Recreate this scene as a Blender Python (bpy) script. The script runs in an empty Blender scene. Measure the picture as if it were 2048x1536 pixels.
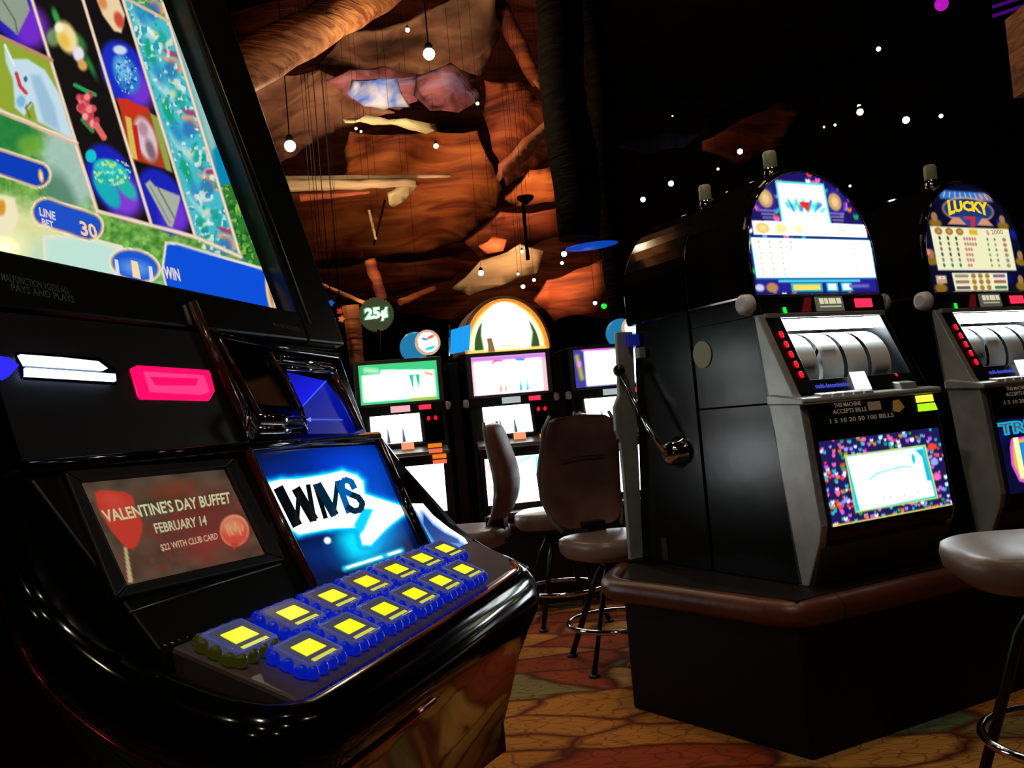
import bpy, bmesh, math, random
import numpy as np
from mathutils import Vector, Matrix, geometry
random.seed(7); rng = np.random.RandomState(7)
R = math.radians
SC = bpy.context.scene
COL = SC.collection

# ------------------------------------------------------------------ camera
F = 1800.0; CAMZ = 1.05; PITCH = R(2.38); ROLL = R(5.0)
cf = Vector((0, math.cos(PITCH), math.sin(PITCH))); cr = Vector((1, 0, 0)); cu = cr.cross(cf)
CR = cr*math.cos(ROLL) - cu*math.sin(ROLL); CU = cu*math.cos(ROLL) + cr*math.sin(ROLL); CF = cf
CP = Vector((0, 0, CAMZ))
cam = bpy.data.cameras.new('camera'); camo = bpy.data.objects.new('camera', cam); COL.objects.link(camo)
m = Matrix((CR, CU, -CF)).transposed().to_4x4(); m.translation = CP; camo.matrix_world = m
cam.sensor_width = 36; cam.lens = F*36/2048; cam.clip_start = 0.02; cam.clip_end = 200
SC.camera = camo
# ------------------------------------------------------------------ world, exposure
w = bpy.data.worlds.new('world'); SC.world = w; w.use_nodes = True
w.node_tree.nodes['Background'].inputs[0].default_value = (0.55, 0.75, 0.7, 1)
w.node_tree.nodes['Background'].inputs[1].default_value = 0.0012
SC.view_settings.view_transform = 'Standard'; SC.view_settings.look = 'None'
SC.view_settings.exposure = 0.0; SC.view_settings.gamma = 1; SC.view_settings.use_curve_mapping = False

def at_world(x, y, Y):
    d = CF*F + CR*(x-1024) + CU*(768-y); return CP + d*(Y/d.y)
def lamp(name, kind, loc, power, color=(1, .6, .3), size=.1, aim=None, angle=60, blend=.6):
    l = bpy.data.lights.new(name, kind); l.energy = power; l.color = color
    if kind == 'AREA': l.size = size
    else: l.shadow_soft_size = size
    if kind == 'SPOT': l.spot_size = R(angle); l.spot_blend = blend
    o = bpy.data.objects.new(name, l); COL.objects.link(o); o.location = loc
    if aim is not None: o.rotation_euler = (Vector(aim)-Vector(loc)).to_track_quat('-Z', 'Y').to_euler()
    return o
# spotlights on the stretched hides and carpet, then two added aisle fills
lamp('hide_spotlight', 'SPOT', (-.9, 5.9, 1.9), 150, (1, .66, .42), .3, (-.2, 8.2, 4.2), 80, 1)
lamp('hide_spotlight', 'SPOT', (.2, 6.3, 1.9), 120, (1, .55, .28), .3, (.5, 8.4, 3.2), 74, 1)
lamp('hide_spotlight', 'SPOT', (-1.9, 5.2, 2.2), 75, (1, .62, .42), .3, (-1.2, 7.6, 4.6), 64, 1)
lamp('log_spotlight', 'SPOT', (-.2, 3.4, 2.3), 26, (1, .50, .25), .2, (-1.0, 4.8, 3.5), 50, 1)
lamp('shell_spotlight', 'SPOT', (-.9, 4.2, 2.2), 60, (.8, .88, 1), .1, at_world(757, 190, 6.3), 9, .4)
lamp('floor_spotlight', 'SPOT', (.1, 3.6, 4.6), 62, (1, .72, .42), .12, (.35, 3.6, 0), 62)
lamp('floor_spotlight', 'SPOT', (1.6, 3.0, 4.8), 60, (1, .72, .42), .12, (1.2, 2.4, 0), 50)
lamp('aisle_fill', 'SPOT', (.2, .3, 4.2), 34, (1, .76, .55), .06, (.35, 1.6, .4), 60)  # added fill over the deck and aisle, not a visible fixture
lamp('aisle_fill', 'SPOT', (-.6, .9, 3.9), 85, (1, .86, .74), .1, (.9, 3.3, 1.0), 46, 1)  # added fill that brightens the stools, trims and steel flange

# ------------------------------------------------------------------ camera-frame measuring
def ray(x, y):
    return (CF*F + CR*(x-1024) + CU*(768-y)).normalized()
def hit(x, y, p0, n):
    d = ray(x, y); return CP + d*((Vector(p0)-CP).dot(n)/d.dot(n))
def at(x, y, Y):
    d = ray(x, y); return CP + d*(Y/d.y)

# ------------------------------------------------------------------ colour and materials
def lin(c):
    return tuple((v/12.92 if v <= .04045 else ((v+.055)/1.055)**2.4) for v in c)
def hx(s): return tuple(int(s[i:i+2], 16)/255 for i in (0, 2, 4))
def mat(name, base, rough=.5, metal=0, spec=.5, coat=0, emit=None, es=0, bump=None, noise=None):
    m = bpy.data.materials.new(name); m.use_nodes = True; nt = m.node_tree; b = nt.nodes['Principled BSDF']
    b.inputs['Base Color'].default_value = (*lin(base), 1); b.inputs['Roughness'].default_value = rough
    b.inputs['Metallic'].default_value = metal; b.inputs['Specular IOR Level'].default_value = spec
    b.inputs['Coat Weight'].default_value = coat; b.inputs['Coat Roughness'].default_value = .05
    if emit: b.inputs['Emission Color'].default_value = (*lin(emit), 1); b.inputs['Emission Strength'].default_value = es
    tc = nt.nodes.new('ShaderNodeTexCoord')
    if noise:
        n = nt.nodes.new('ShaderNodeTexNoise'); n.inputs['Scale'].default_value = noise[0]; n.inputs['Detail'].default_value = 6
        nt.links.new(tc.outputs['Object'], n.inputs['Vector'])
        r = nt.nodes.new('ShaderNodeValToRGB'); nt.links.new(n.outputs['Fac'], r.inputs['Fac'])
        r.color_ramp.elements[0].position = .32; r.color_ramp.elements[1].position = .68
        r.color_ramp.elements[0].color = (*lin(noise[1]), 1); r.color_ramp.elements[1].color = (*lin(noise[2]), 1)
        nt.links.new(r.outputs[0], b.inputs['Base Color'])
    if bump:
        n = nt.nodes.new('ShaderNodeTexNoise'); n.inputs['Scale'].default_value = bump[0]; n.inputs['Detail'].default_value = 4
        nt.links.new(tc.outputs['Object'], n.inputs['Vector'])
        k = nt.nodes.new('ShaderNodeBump'); k.inputs['Strength'].default_value = bump[1]; k.inputs['Distance'].default_value = bump[2]
        nt.links.new(n.outputs['Fac'], k.inputs['Height']); nt.links.new(k.outputs[0], b.inputs['Normal'])
    return m
def emat(name, col, s):
    return mat(name, (0, 0, 0), .3, emit=col, es=s)
M = {}
M['gloss'] = mat('gloss_black_lacquer', (.05, .04, .045), .09, coat=.6, noise=(3, (.035, .03, .033), (.06, .05, .05)))
M['gloss_brown'] = mat('gloss_brown_rail', (.34, .16, .13), .16, coat=.4)
M['satin'] = mat('satin_black_plastic', (.07, .07, .075), .32, noise=(40, (.06, .06, .065), (.09, .09, .095)))
M['matte'] = mat('matte_black', (.035, .035, .04), .55)
M['side'] = mat('side_black_laminate', (.02, .03, .025), .2, coat=.0, spec=.3, bump=(4, .06, .02))
M['deck'] = mat('deck_grey_plastic', (.48, .42, .43), .3, bump=(300, .15, .001))
M['chrome'] = mat('chrome', (.85, .85, .86), .08, 1)
M['brushed'] = mat('brushed_steel', (.5, .5, .48), .34, 1, bump=(60, .1, .002))
M['steel'] = mat('grey_steel_panel', (.68, .69, .67), .35, .45, noise=(12, (.6, .61, .6), (.72, .72, .7)))
M['screw'] = mat('dark_screw', (.15, .12, .1), .4, .5)
M['pad'] = mat('brown_leather', (.42, .29, .25), .42, bump=(90, .25, .004), noise=(8, (.36, .25, .22), (.46, .33, .29)))
M['padseat'] = mat('tan_leather_seat', (.5, .42, .38), .36, bump=(90, .2, .003))
M['edge'] = mat('grey_vinyl_edge', (.42, .41, .4), .3)
M['legs'] = mat('black_stool_metal', (.06, .06, .06), .35, .3)
M['padrail'] = mat('padded_brown_vinyl', (.45, .2, .12), .38, bump=(60, .2, .004), noise=(5, (.28, .13, .08), (.38, .19, .12)))
M['plinth'] = mat('plinth_dark_wood', (.05, .02, .02), .6, spec=.2, noise=(14, (.035, .015, .012), (.07, .03, .025)))
M['white_plastic'] = mat('white_plastic', (.8, .8, .82), .4)
M['badge'] = mat('olive_grey_badge', (.62, .63, .52), .5)
M['blueclear'] = mat('blue_translucent_bezel', (.05, .2, .8), .12, coat=.5, emit=(.02, .14, .85), es=.42)
M['clear'] = mat('smoky_clear_cap', (.4, .4, .5), .1, coat=1, emit=(.34, .34, .46), es=.5)
M['capedge'] = mat('pale_blue_cap_edge', (.3, .38, .7), .1, coat=1, emit=(.25, .36, .85), es=.5)
M['olive'] = mat('olive_clear_bezel', (.2, .2, .08), .12, coat=1, emit=(.35, .36, .05), es=.15)
M['yellow'] = emat('yellow_button_lamp', (.93, .95, .05), 1.1)
M['yellow_dim'] = emat('yellow_strip_lamp', (.85, .85, .25), .9)
M['redlamp'] = emat('red_lamp', (1, .2, .35), 1.0)
M['white_lamp'] = emat('white_lamp', (1, 1, 1), 9)
M['tube'] = emat('fluorescent_tube', (.93, .98, 1), 38)
M['bluewhite'] = emat('blue_white_lamp', (.72, .82, 1), 4)
M['pink'] = emat('pink_lamp', (1, .03, .38), 1.2)
M['pink2'] = emat('pink_bright_lamp', (1, .22, .5), 1.15)
M['bulb'] = emat('warm_bulb', (1, .93, .75), 40)
M['bulb_s'] = emat('small_warm_bulb', (1, .92, .72), 12)
M['red_led'] = emat('red_led', (1, .05, .12), 1.6)
M['green_led'] = emat('green_led', (.05, 1, .2), 1.6)
M['glass_dark'] = mat('dark_panel_glass', (.02, .02, .03), .05, coat=1)

def paintmat(name, rough=.25, diffuse=False, spec=.5):
    m = bpy.data.materials.new(name); m.use_nodes = True; nt = m.node_tree; b = nt.nodes['Principled BSDF']
    a = nt.nodes.new('ShaderNodeAttribute'); a.attribute_name = 'Col'
    b.inputs['Roughness'].default_value = rough; b.inputs['Specular IOR Level'].default_value = spec
    if diffuse: nt.links.new(a.outputs['Color'], b.inputs['Base Color'])
    else:
        b.inputs['Base Color'].default_value = (.01, .01, .01, 1)
        nt.links.new(a.outputs['Color'], b.inputs['Emission Color']); b.inputs['Emission Strength'].default_value = 1
    return m
M['screen'] = paintmat('lit_screen'); M['art'] = paintmat('printed_art', .5, True)

# ------------------------------------------------------------------ object helpers
ORG = {}
def link(o, parent, loc):
    COL.objects.link(o); ORG[o.name] = Vector(loc)
    if parent is not None: o.parent = parent; o.location = Vector(loc) - ORG[parent.name]
    else: o.location = loc
    return o
def tag(o, label=None, cat=None, group=None, kind=None):
    if label: o['label'] = label
    if cat: o['category'] = cat
    if group: o['group'] = group
    if kind: o['kind'] = kind
    return o
def empty(name, loc, label, cat, group=None):
    o = bpy.data.objects.new(name, None); o.empty_display_size = .1
    link(o, None, Vector(loc)); return tag(o, label, cat, group)

class MB:
    def __init__(s): s.v = []; s.f = []; s.m = []; s.c = []; s.sm = []
    def add(s, vs, fs, mi=0, col=None, smooth=False):
        b = len(s.v); s.v += [Vector(p) for p in vs]
        s.f += [tuple(b+i for i in f) for f in fs]; s.m += [mi]*len(fs); s.sm += [smooth]*len(fs)
        if col is None: col = (0, 0, 0)
        s.c += (list(col) if isinstance(col, list) else [col]*len(vs))
        return s
    def box(s, fr, s0, s1, t0, t1, z0, z1, mi=0):
        P = [fr(a, b, c) for a in (s0, s1) for b in (t0, t1) for c in (z0, z1)]
        return s.add(P, [(0, 1, 3, 2), (4, 6, 7, 5), (0, 4, 5, 1), (2, 3, 7, 6), (0, 2, 6, 4), (1, 5, 7, 3)], mi)
    def prism(s, fr, prof, s0, s1, mi=0):
        n = len(prof); A = [fr(s0, t, z) for t, z in prof]; B = [fr(s1, t, z) for t, z in prof]
        return s.add(A+B, [tuple(range(n)), tuple(range(2*n-1, n-1, -1))] + [(i, i+n, (i+1) % n+n, (i+1) % n) for i in range(n)], mi)
    def slab(s, pts, th, mi=0, n=None):      # planar polygon given thickness backwards along its normal
        pts = [Vector(p) for p in pts]; k = len(pts)
        if n is None:
            n = (pts[1]-pts[0]).cross(pts[2]-pts[1]).normalized()
            if n.dot(CP-pts[0]) < 0: n = -n
        B = [p - n*th for p in pts]
        return s.add(pts+B, [tuple(range(k)), tuple(range(2*k-1, k-1, -1))] + [(i, i+k, (i+1) % k+k, (i+1) % k) for i in range(k)], mi)
    def tube(s, path, rad, n=10, mi=0, cap=True, flat=None, closed=False):
        path = [Vector(p) for p in path]; k = len(path); rad = rad if isinstance(rad, (list, tuple)) else [rad]*k
        V = []; up = Vector((.13, .21, .97)).normalized()
        for i, p in enumerate(path):
            if closed: d = path[(i+1) % k]-path[i-1]
            else: d = path[min(i+1, k-1)]-path[max(i-1, 0)]
            d.normalize(); a = d.cross(up)
            if a.length < .2: a = d.cross(Vector((1, .1, 0)))
            a.normalize(); b = a.cross(d)
            for j in range(n):
                t = 2*math.pi*j/n; V.append(p + a*math.cos(t)*rad[i] + b*math.sin(t)*rad[i]*(flat or 1))
        Fs = [(i*n+j, i*n+(j+1) % n, (i+1) % k*n+(j+1) % n, (i+1) % k*n+j) for i in range(k if closed else k-1) for j in range(n)]
        s.add(V, Fs, mi, smooth=True)
        if cap and not closed: s.f += [tuple(len(s.v)-len(V)+j for j in range(n)), tuple(len(s.v)-1-j for j in range(n))]; s.m += [mi]*2; s.sm += [False]*2
        return s
    def lathe(s, c, ax, prof, n=20, mi=0, smooth=True):     # prof of (radius, distance along axis)
        c = Vector(c); ax = Vector(ax).normalized(); a = ax.cross(Vector((0, 0, 1)))
        if a.length < .1: a = Vector((1, 0, 0))
        a.normalize(); b = ax.cross(a); k = len(prof)
        V = [c+ax*h+(a*math.cos(2*math.pi*j/n)+b*math.sin(2*math.pi*j/n))*r for r, h in prof for j in range(n)]
        Fs = [(i*n+j, i*n+(j+1) % n, (i+1)*n+(j+1) % n, (i+1)*n+j) for i in range(k-1) for j in range(n)]
        s.add(V, Fs, mi, smooth=smooth); b0 = len(s.v)-len(V)
        s.f += [tuple(b0+j for j in range(n)), tuple(b0+(k-1)*n+n-1-j for j in range(n))]; s.m += [mi]*2; s.sm += [False]*2
        return s
    def ball(s, c, r, mi=0, n=12, sc=(1, 1, 1)):
        c = Vector(c); V = []; m_ = n//2
        for i in range(m_+1):
            th = math.pi*i/m_
            for j in range(n):
                ph = 2*math.pi*j/n
                V.append(c+Vector((math.sin(th)*math.cos(ph)*r*sc[0], math.sin(th)*math.sin(ph)*r*sc[1], math.cos(th)*r*sc[2])))
        return s.add(V, [(i*n+j, i*n+(j+1) % n, (i+1)*n+(j+1) % n, (i+1)*n+j) for i in range(m_) for j in range(n)], mi, smooth=True)
    def build(s, name, mats, parent=None, loc=None, bevel=0, solid=True, seg=2):
        if not isinstance(mats, (list, tuple)): mats = [mats]
        if loc is None:
            if parent is not None: loc = ORG[parent.name]
            else:
                a = np.array([tuple(v) for v in s.v]); c = (a.min(0)+a.max(0))/2; loc = Vector((c[0], c[1], a[:, 2].min()))
        loc = Vector(loc); me = bpy.data.meshes.new(name)
        me.from_pydata([tuple(v-loc) for v in s.v], [], s.f)
        for x in mats: me.materials.append(M[x] if isinstance(x, str) else x)
        me.polygons.foreach_set('material_index', s.m); me.polygons.foreach_set('use_smooth', s.sm)
        if any(c != (0, 0, 0) for c in s.c):
            at_ = me.color_attributes.new('Col', 'FLOAT_COLOR', 'POINT')
            at_.data.foreach_set('color', [q for c in s.c for q in (c[0], c[1], c[2], 1)])
        if solid:
            bm = bmesh.new(); bm.from_mesh(me)
            if any(s.sm): bmesh.ops.remove_doubles(bm, verts=bm.verts, dist=1e-6)
            bmesh.ops.recalc_face_normals(bm, faces=bm.faces); bm.to_mesh(me); bm.free()
        me.update(); o = bpy.data.objects.new(name, me); link(o, parent, loc)
        if bevel:
            b = o.modifiers.new('bevel', 'BEVEL'); b.width = bevel; b.segments = seg; b.limit_method = 'ANGLE'; b.angle_limit = R(35)
            b.harden_normals = False
        return o

class Frame:
    def __init__(s, o, az):
        a = R(az); s.o = Vector(o); s.U = Vector((math.sin(a), math.cos(a), 0)); s.N = Vector((math.cos(a), -math.sin(a), 0)); s.Z = Vector((0, 0, 1))
    def __call__(s, a, t, z): return s.o + s.U*a + s.N*t + s.Z*z
class Pl:       # an inclined plane of a machine front, running from (t0,z0) to (t1,z1)
    def __init__(s, fr, t0, z0, t1, z1):
        s.fr = fr; s.a = (t0, z0, t1, z1); s.L = math.hypot(t1-t0, z1-z0)
        s.p = fr(0, t0, z0); e = (fr(0, t1, z1)-s.p).normalized(); s.e = e
        s.n = fr.U.cross(e).normalized()
        if s.n.dot(fr.N)+s.n.z < 0: s.n = -s.n
    def px(s, x, y, off=0):
        d = ray(x, y); p = s.p + s.n*off; return CP + d*((p-CP).dot(s.n)/d.dot(s.n))
    def sv(s, a, v, off=0): return s.p + s.fr.U*a + s.e*v + s.n*off   # v in metres up the slope
    def z(s, a, z, off=0):
        t0, z0, t1, z1 = s.a; return s.sv(a, (z-z0)/(z1-z0)*s.L, off)
    def loc(s, P):
        q = Vector(P)-s.p; return q.dot(s.fr.U), q.dot(s.e)

# text outline -> triangles inside a unit box
_T = {}
def glyphs(txt, bold=0):
    k = (txt, bold)
    if k in _T: return _T[k]
    cu_ = bpy.data.curves.new('t', 'FONT'); cu_.body = txt; cu_.offset = bold; cu_.resolution_u = 2
    o = bpy.data.objects.new('t', cu_); COL.objects.link(o); dg = bpy.context.evaluated_depsgraph_get()
    me = bpy.data.meshes.new_from_object(o.evaluated_get(dg))
    V = np.array([v.co[:2] for v in me.vertices]); Fs = [tuple(p.vertices) for p in me.polygons]
    mn, mx = V.min(0), V.max(0); V = (V-mn)/(mx-mn)
    bpy.data.objects.remove(o); bpy.data.curves.remove(cu_); bpy.data.meshes.remove(me)
    _T[k] = (V, Fs); return _T[k]
def text(mb, quad, txt, col, mi=0, bold=.01, warp=None):
    """quad: world points bottom-left, bottom-right, top-right, top-left"""
    V, Fs = glyphs(txt, bold); a, b, c, d = [Vector(q) for q in quad]; P = []
    for u, v in V:
        if warp: u, v = warp(u, v)
        P.append((a*(1-u)+b*u)*(1-v)+(d*(1-u)+c*u)*v)
    mb.add(P, Fs, mi, lin(col) if max(col) <= 1 else tuple(col))
def disp(name, mb, parent, m='screen'): return mb.build(name, m, parent, solid=False)

# soft picture laid on a quad as a fine vertex grid
class Pic:
    def __init__(s, X, Y, bg):
        s.X = X; s.Y = Y; s.C = np.zeros(X.shape+(3,)); s.C[:] = bg; s.cov = np.ones(X.shape)
    def mix(s, a, col):
        c = np.array(col) if not isinstance(col, np.ndarray) else col
        s.C = s.C*(1-a[..., None]) + c*a[..., None]
    def sm(s, d, soft): return np.clip(.5-d/soft, 0, 1)
    def ell(s, cx, cy, rx, ry, col, ang=0, soft=2, al=1):
        a = R(ang); dx = s.X-cx; dy = s.Y-cy; u = (dx*math.cos(a)+dy*math.sin(a))/rx; v = (-dx*math.sin(a)+dy*math.cos(a))/ry
        d = (np.sqrt(u*u+v*v)-1)*min(rx, ry); s.mix(s.sm(d, soft)*al, col)
    def poly(s, pts, col, soft=2, al=1):
        d = np.full(s.X.shape, 1e9); ins = np.zeros(s.X.shape, bool); n = len(pts)
        for i in range(n):
            x0, y0 = pts[i]; x1, y1 = pts[(i+1) % n]; ex, ey = x1-x0, y1-y0; wx, wy = s.X-x0, s.Y-y0
            t = np.clip((wx*ex+wy*ey)/(ex*ex+ey*ey+1e-12), 0, 1); d = np.minimum(d, np.hypot(wx-ex*t, wy-ey*t))
            c = ((y0 <= s.Y) & (s.Y < y1)) | ((y1 <= s.Y) & (s.Y < y0))
            ins ^= c & (s.X < x0+(s.Y-y0)*ex/(ey if abs(ey) > 1e-12 else 1e-12))
        s.mix(s.sm(np.where(ins, -d, d), soft)*al, col)
    def seg(s, x0, y0, x1, y1, r, col, soft=2, al=1):
        ex, ey = x1-x0, y1-y0; wx, wy = s.X-x0, s.Y-y0; t = np.clip((wx*ex+wy*ey)/(ex*ex+ey*ey+1e-12), 0, 1)
        s.mix(s.sm(np.hypot(wx-ex*t, wy-ey*t)-r, soft)*al, col)
    def line(s, pts, r, col, soft=2, al=1, closed=False):
        P = pts+[pts[0]] if closed else pts
        for a, b in zip(P[:-1], P[1:]): s.seg(*a, *b, r, col, soft, al)
    def speck(s, mask, cols, scale, thr, amt=1):
        n = vnoise(s.X/scale, s.Y/scale, 3); k = (vnoise(s.X/scale/1.7+50, s.Y/scale/1.7, 5)*len(cols)*1.6).astype(int) % len(cols)
        c = np.array(cols)[k]; a = np.clip((n-thr)*6, 0, 1)*mask*amt; s.C = s.C*(1-a[..., None])+c*a[..., None]
def vnoise(x, y, seed=0):
    xi = np.floor(x).astype(int); yi = np.floor(y).astype(int); fx = x-xi; fy = y-yi; fx = fx*fx*(3-2*fx); fy = fy*fy*(3-2*fy)
    h = lambda a, b: np.modf(np.abs(np.sin(a*127.1+b*311.7+seed*74.7)*43758.5453))[0]
    return (h(xi, yi)*(1-fx)+h(xi+1, yi)*fx)*(1-fy)+(h(xi, yi+1)*(1-fx)+h(xi+1, yi+1)*fx)*fy
def grid_mesh(mb, P, C, keep=None, mi=0):
    """P: (ny,nx,3) points, C: (ny,nx,3) linear colours"""
    ny, nx = P.shape[:2]; b = len(mb.v)
    mb.v += [Vector(p) for p in P.reshape(-1, 3)]; mb.c += [tuple(c) for c in C.reshape(-1, 3).tolist()]
    for j in range(ny-1):
        for i in range(nx-1):
            if keep is not None and not keep[j, i]: continue
            k = b+j*nx+i; mb.f.append((k, k+1, k+nx+1, k+nx)); mb.m.append(mi); mb.sm.append(False)
def lina(C, gain=1.0):
    C = np.clip(C, 0, 8); return np.where(C <= .04045, C/12.92, ((C+.055)/1.055)**2.4)*gain
def plane_grid(pl, s0, s1, v0, v1, nx, ny, off=0):
    S, V = np.meshgrid(np.linspace(s0, s1, nx), np.linspace(v0, v1, ny))
    P = np.array(pl.p)+np.array(pl.fr.U)*S[..., None]+np.array(pl.e)*V[..., None]+np.array(pl.n)*off
    Q = P-np.array(CP); z = Q@np.array(CF); X = 1024+F*(Q@np.array(CR))/z; Y = 768-F*(Q@np.array(CU))/z
    return P, S, V, X, Y

# ================================================================== the room
def leaf_carpet():
    m = bpy.data.materials.new('leaf_pattern_carpet'); m.use_nodes = True; nt = m.node_tree; b = nt.nodes['Principled BSDF']; L = nt.links.new
    tc = nt.nodes.new('ShaderNodeTexCoord'); mp = nt.nodes.new('ShaderNodeMapping'); L(tc.outputs['Object'], mp.inputs[0])
    mp.inputs['Rotation'].default_value = (0, 0, R(25)); mp.inputs['Scale'].default_value = (2.1, 4.6, 1)
    nz = nt.nodes.new('ShaderNodeTexNoise'); nz.inputs['Scale'].default_value = .8; L(mp.outputs[0], nz.inputs['Vector'])
    ad = nt.nodes.new('ShaderNodeMixRGB'); ad.blend_type = 'ADD'; ad.inputs[0].default_value = .7; L(mp.outputs[0], ad.inputs[1]); L(nz.outputs['Color'], ad.inputs[2])
    v = nt.nodes.new('ShaderNodeTexVoronoi'); v.inputs['Scale'].default_value = 1; L(ad.outputs[0], v.inputs['Vector'])
    sp = nt.nodes.new('ShaderNodeSeparateColor'); L(v.outputs['Color'], sp.inputs[0])
    r = nt.nodes.new('ShaderNodeValToRGB'); r.color_ramp.interpolation = 'CONSTANT'; e = r.color_ramp.elements
    cols = [(0, 'C07A34'), (.24, '9E4526'), (.46, '5F6E4E'), (.6, 'CB9148'), (.78, 'A8502C'), (.9, '8A7A48')]
    e[0].color = (*lin(hx(cols[0][1])), 1); e[1].position = cols[1][0]; e[1].color = (*lin(hx(cols[1][1])), 1)
    for p, c in cols[2:]:
        q = e.new(p); q.color = (*lin(hx(c)), 1)
    L(sp.outputs[0], r.inputs['Fac'])
    ve = nt.nodes.new('ShaderNodeTexVoronoi'); ve.feature = 'DISTANCE_TO_EDGE'; ve.inputs['Scale'].default_value = 1; L(ad.outputs[0], ve.inputs['Vector'])
    re = nt.nodes.new('ShaderNodeMapRange'); re.inputs['From Max'].default_value = .09; L(ve.outputs['Distance'], re.inputs['Value'])
    v2 = nt.nodes.new('ShaderNodeTexVoronoi'); v2.feature = 'DISTANCE_TO_EDGE'; v2.inputs['Scale'].default_value = 5.5; L(ad.outputs[0], v2.inputs['Vector'])
    r2 = nt.nodes.new('ShaderNodeMapRange'); r2.inputs['From Max'].default_value = .06; r2.inputs['To Min'].default_value = .35; L(v2.outputs['Distance'], r2.inputs['Value'])
    m1 = nt.nodes.new('ShaderNodeMixRGB'); m1.inputs[1].default_value = (*lin(hx('5A2416')), 1); L(re.outputs[0], m1.inputs[0]); L(r.outputs[0], m1.inputs[2])
    m2 = nt.nodes.new('ShaderNodeMixRGB'); m2.inputs[1].default_value = (*lin(hx('4A2416')), 1); L(r2.outputs[0], m2.inputs[0]); L(m1.outputs[0], m2.inputs[2])
    L(m2.outputs[0], b.inputs['Base Color']); b.inputs['Roughness'].default_value = .95; b.inputs['Specular IOR Level'].default_value = .1
    n3 = nt.nodes.new('ShaderNodeTexNoise'); n3.inputs['Scale'].default_value = 400; L(tc.outputs['Object'], n3.inputs['Vector'])
    k = nt.nodes.new('ShaderNodeBump'); k.inputs['Strength'].default_value = .5; k.inputs['Distance'].default_value = .004; L(n3.outputs['Fac'], k.inputs['Height']); L(k.outputs[0], b.inputs['Normal'])
    return m
W0 = Frame((0, 0, 0), 90)      # s = world x, t = -world y
M['carpet'] = leaf_carpet()
M['ceil'] = mat('dark_cavern_ceiling', (.1, .07, .05), .9, noise=(.8, (.05, .03, .025), (.14, .09, .07)), bump=(2, .6, .2))
M['wall'] = mat('dark_rock_wall', (.12, .07, .05), .9, noise=(.9, (.06, .03, .025), (.17, .09, .06)), bump=(2, .6, .2))
def struct(name, mb, m): return tag(mb.build(name, m), kind='structure')
struct('floor', MB().box(W0, -9, 11, 4, -15, -.1, 0), 'carpet')
struct('ceiling', MB().box(W0, -9, 11, 4, -15, 6.2, 6.4), 'ceil')
struct('wall_back', MB().box(W0, -9, 11, -15, -15.2, 0, 6.2), 'wall')
struct('wall_left', MB().box(W0, -9.2, -9, 4, -15, 0, 6.2), 'wall')
struct('wall_right', MB().box(W0, 11, 11.2, 4, -15, 0, 6.2), 'wall')
struct('wall_front', MB().box(W0, -9, 11, 4, 4.2, 0, 6.2), 'wall')

# ================================================================== the near video machine
fg = Frame((-.240, .737, 0), 18)
root = empty('video_slot_machine', fg(.34, -.4, 0), 'glossy black video slot machine in the left foreground with a WMS panel and lit buttons', 'slot machine')
PS = Pl(fg, -.258, 1.20, -.44, 1.83); PB = Pl(fg, -.210, 1.045, -.258, 1.20)
PL_ = Pl(fg, -.08, .885, -.212, 1.045); PK = Pl(fg, .04, .832, -.08, .885)
def part(name, mb, m, p=None, **k): return mb.build(name, m, p or root, **k)
def pxs(pl, pts, off=0): return [pl.px(x, y, off) for x, y in pts]
def z3(pts, k=3.2, ox=0, oy=860): return [(x/k+ox, y/k+oy) for x, y in pts]

body = [(-.74, .0), (-.16, .0), (-.13, .45), (-.11, .62), (-.13, .84), (-.225, 1.04), (-.272, 1.198), (-.305, 1.2), (-.545, 2.02), (-.74, 2.02)]
cab = part('cabinet', MB().prism(fg, body, .0, .70), 'gloss', bevel=.006)
part('base_cabinet', MB().prism(fg, [(-.74, 0), (-.115, 0), (-.105, .58), (-.74, .58)], -.01, .71), 'matte', bevel=.004)
# screen bezel: right, left, bottom and top members standing proud of the recessed display
BR = PS.px(560, 635, -.028); sBR, vBR = PS.loc(BR); BL = PS.px(-60, 508, -.028); sBL, vBL = PS.loc(BL)
vTR = PS.loc(PS.px(298, -75, -.028))[1]; sTR = PS.loc(PS.px(298, -75, -.028))[0]
TR = PS.sv(sTR, vTR, -.028); TL = PS.sv(sBL-.005, vTR, -.028)
bz = MB()
vt = vTR+.03
bz.slab([PS.sv(sBR+.012, -.0), PS.sv(.70, -.0), PS.sv(.70, vt+.1), PS.sv(sTR+.012, vt+.1)], .05)
bz.slab([PS.sv(-.02, -.0), PS.sv(sBR+.011, -.0), PS.sv(sBR+.011, vBR-.002), PS.sv(-.02, vBL-.004)], .05)
bz.slab([PS.sv(-.09, vTR+.004), PS.sv(sBR+.012, vTR+.004), PS.sv(sBR+.012, vt+.1), PS.sv(-.09, vt+.1)], .05)
bz.slab([PS.sv(-.09, -.0), PS.sv(-.03, -.0), PS.sv(-.03, vTR), PS.sv(-.09, vTR)], .05)
bezel = part('screen_bezel', bz, 'satin', bevel=.004)
t_ = MB()
for i, (x0, y0, x1, y1) in enumerate([(4, 545, 140, 575), (24, 566, 150, 592)]):
    text(t_, pxs(PS, [(x0, y0+16), (x1, y1+14), (x1-3, y1), (x0-3, y0)], .001), ['MALFUNCTION VOIDS ALL', 'PAYS AND PLAYS'][i], (.13, .13, .13)); disp('bezel_lettering', t_, bezel); t_ = MB()
text(t_, pxs(PS, [(548, 652), (600, 664), (597, 655), (545, 644)], .001), 'MALFUNCTION VOIDS', (.11, .11, .11))
disp('bezel_lettering', t_, bezel)
part('bezel_inner_line', MB().tube([PS.sv(sBR+.03, .03, .001), PS.sv(sTR+.03, vTR, .001)], .0018, 6), 'brushed', bezel)

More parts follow.
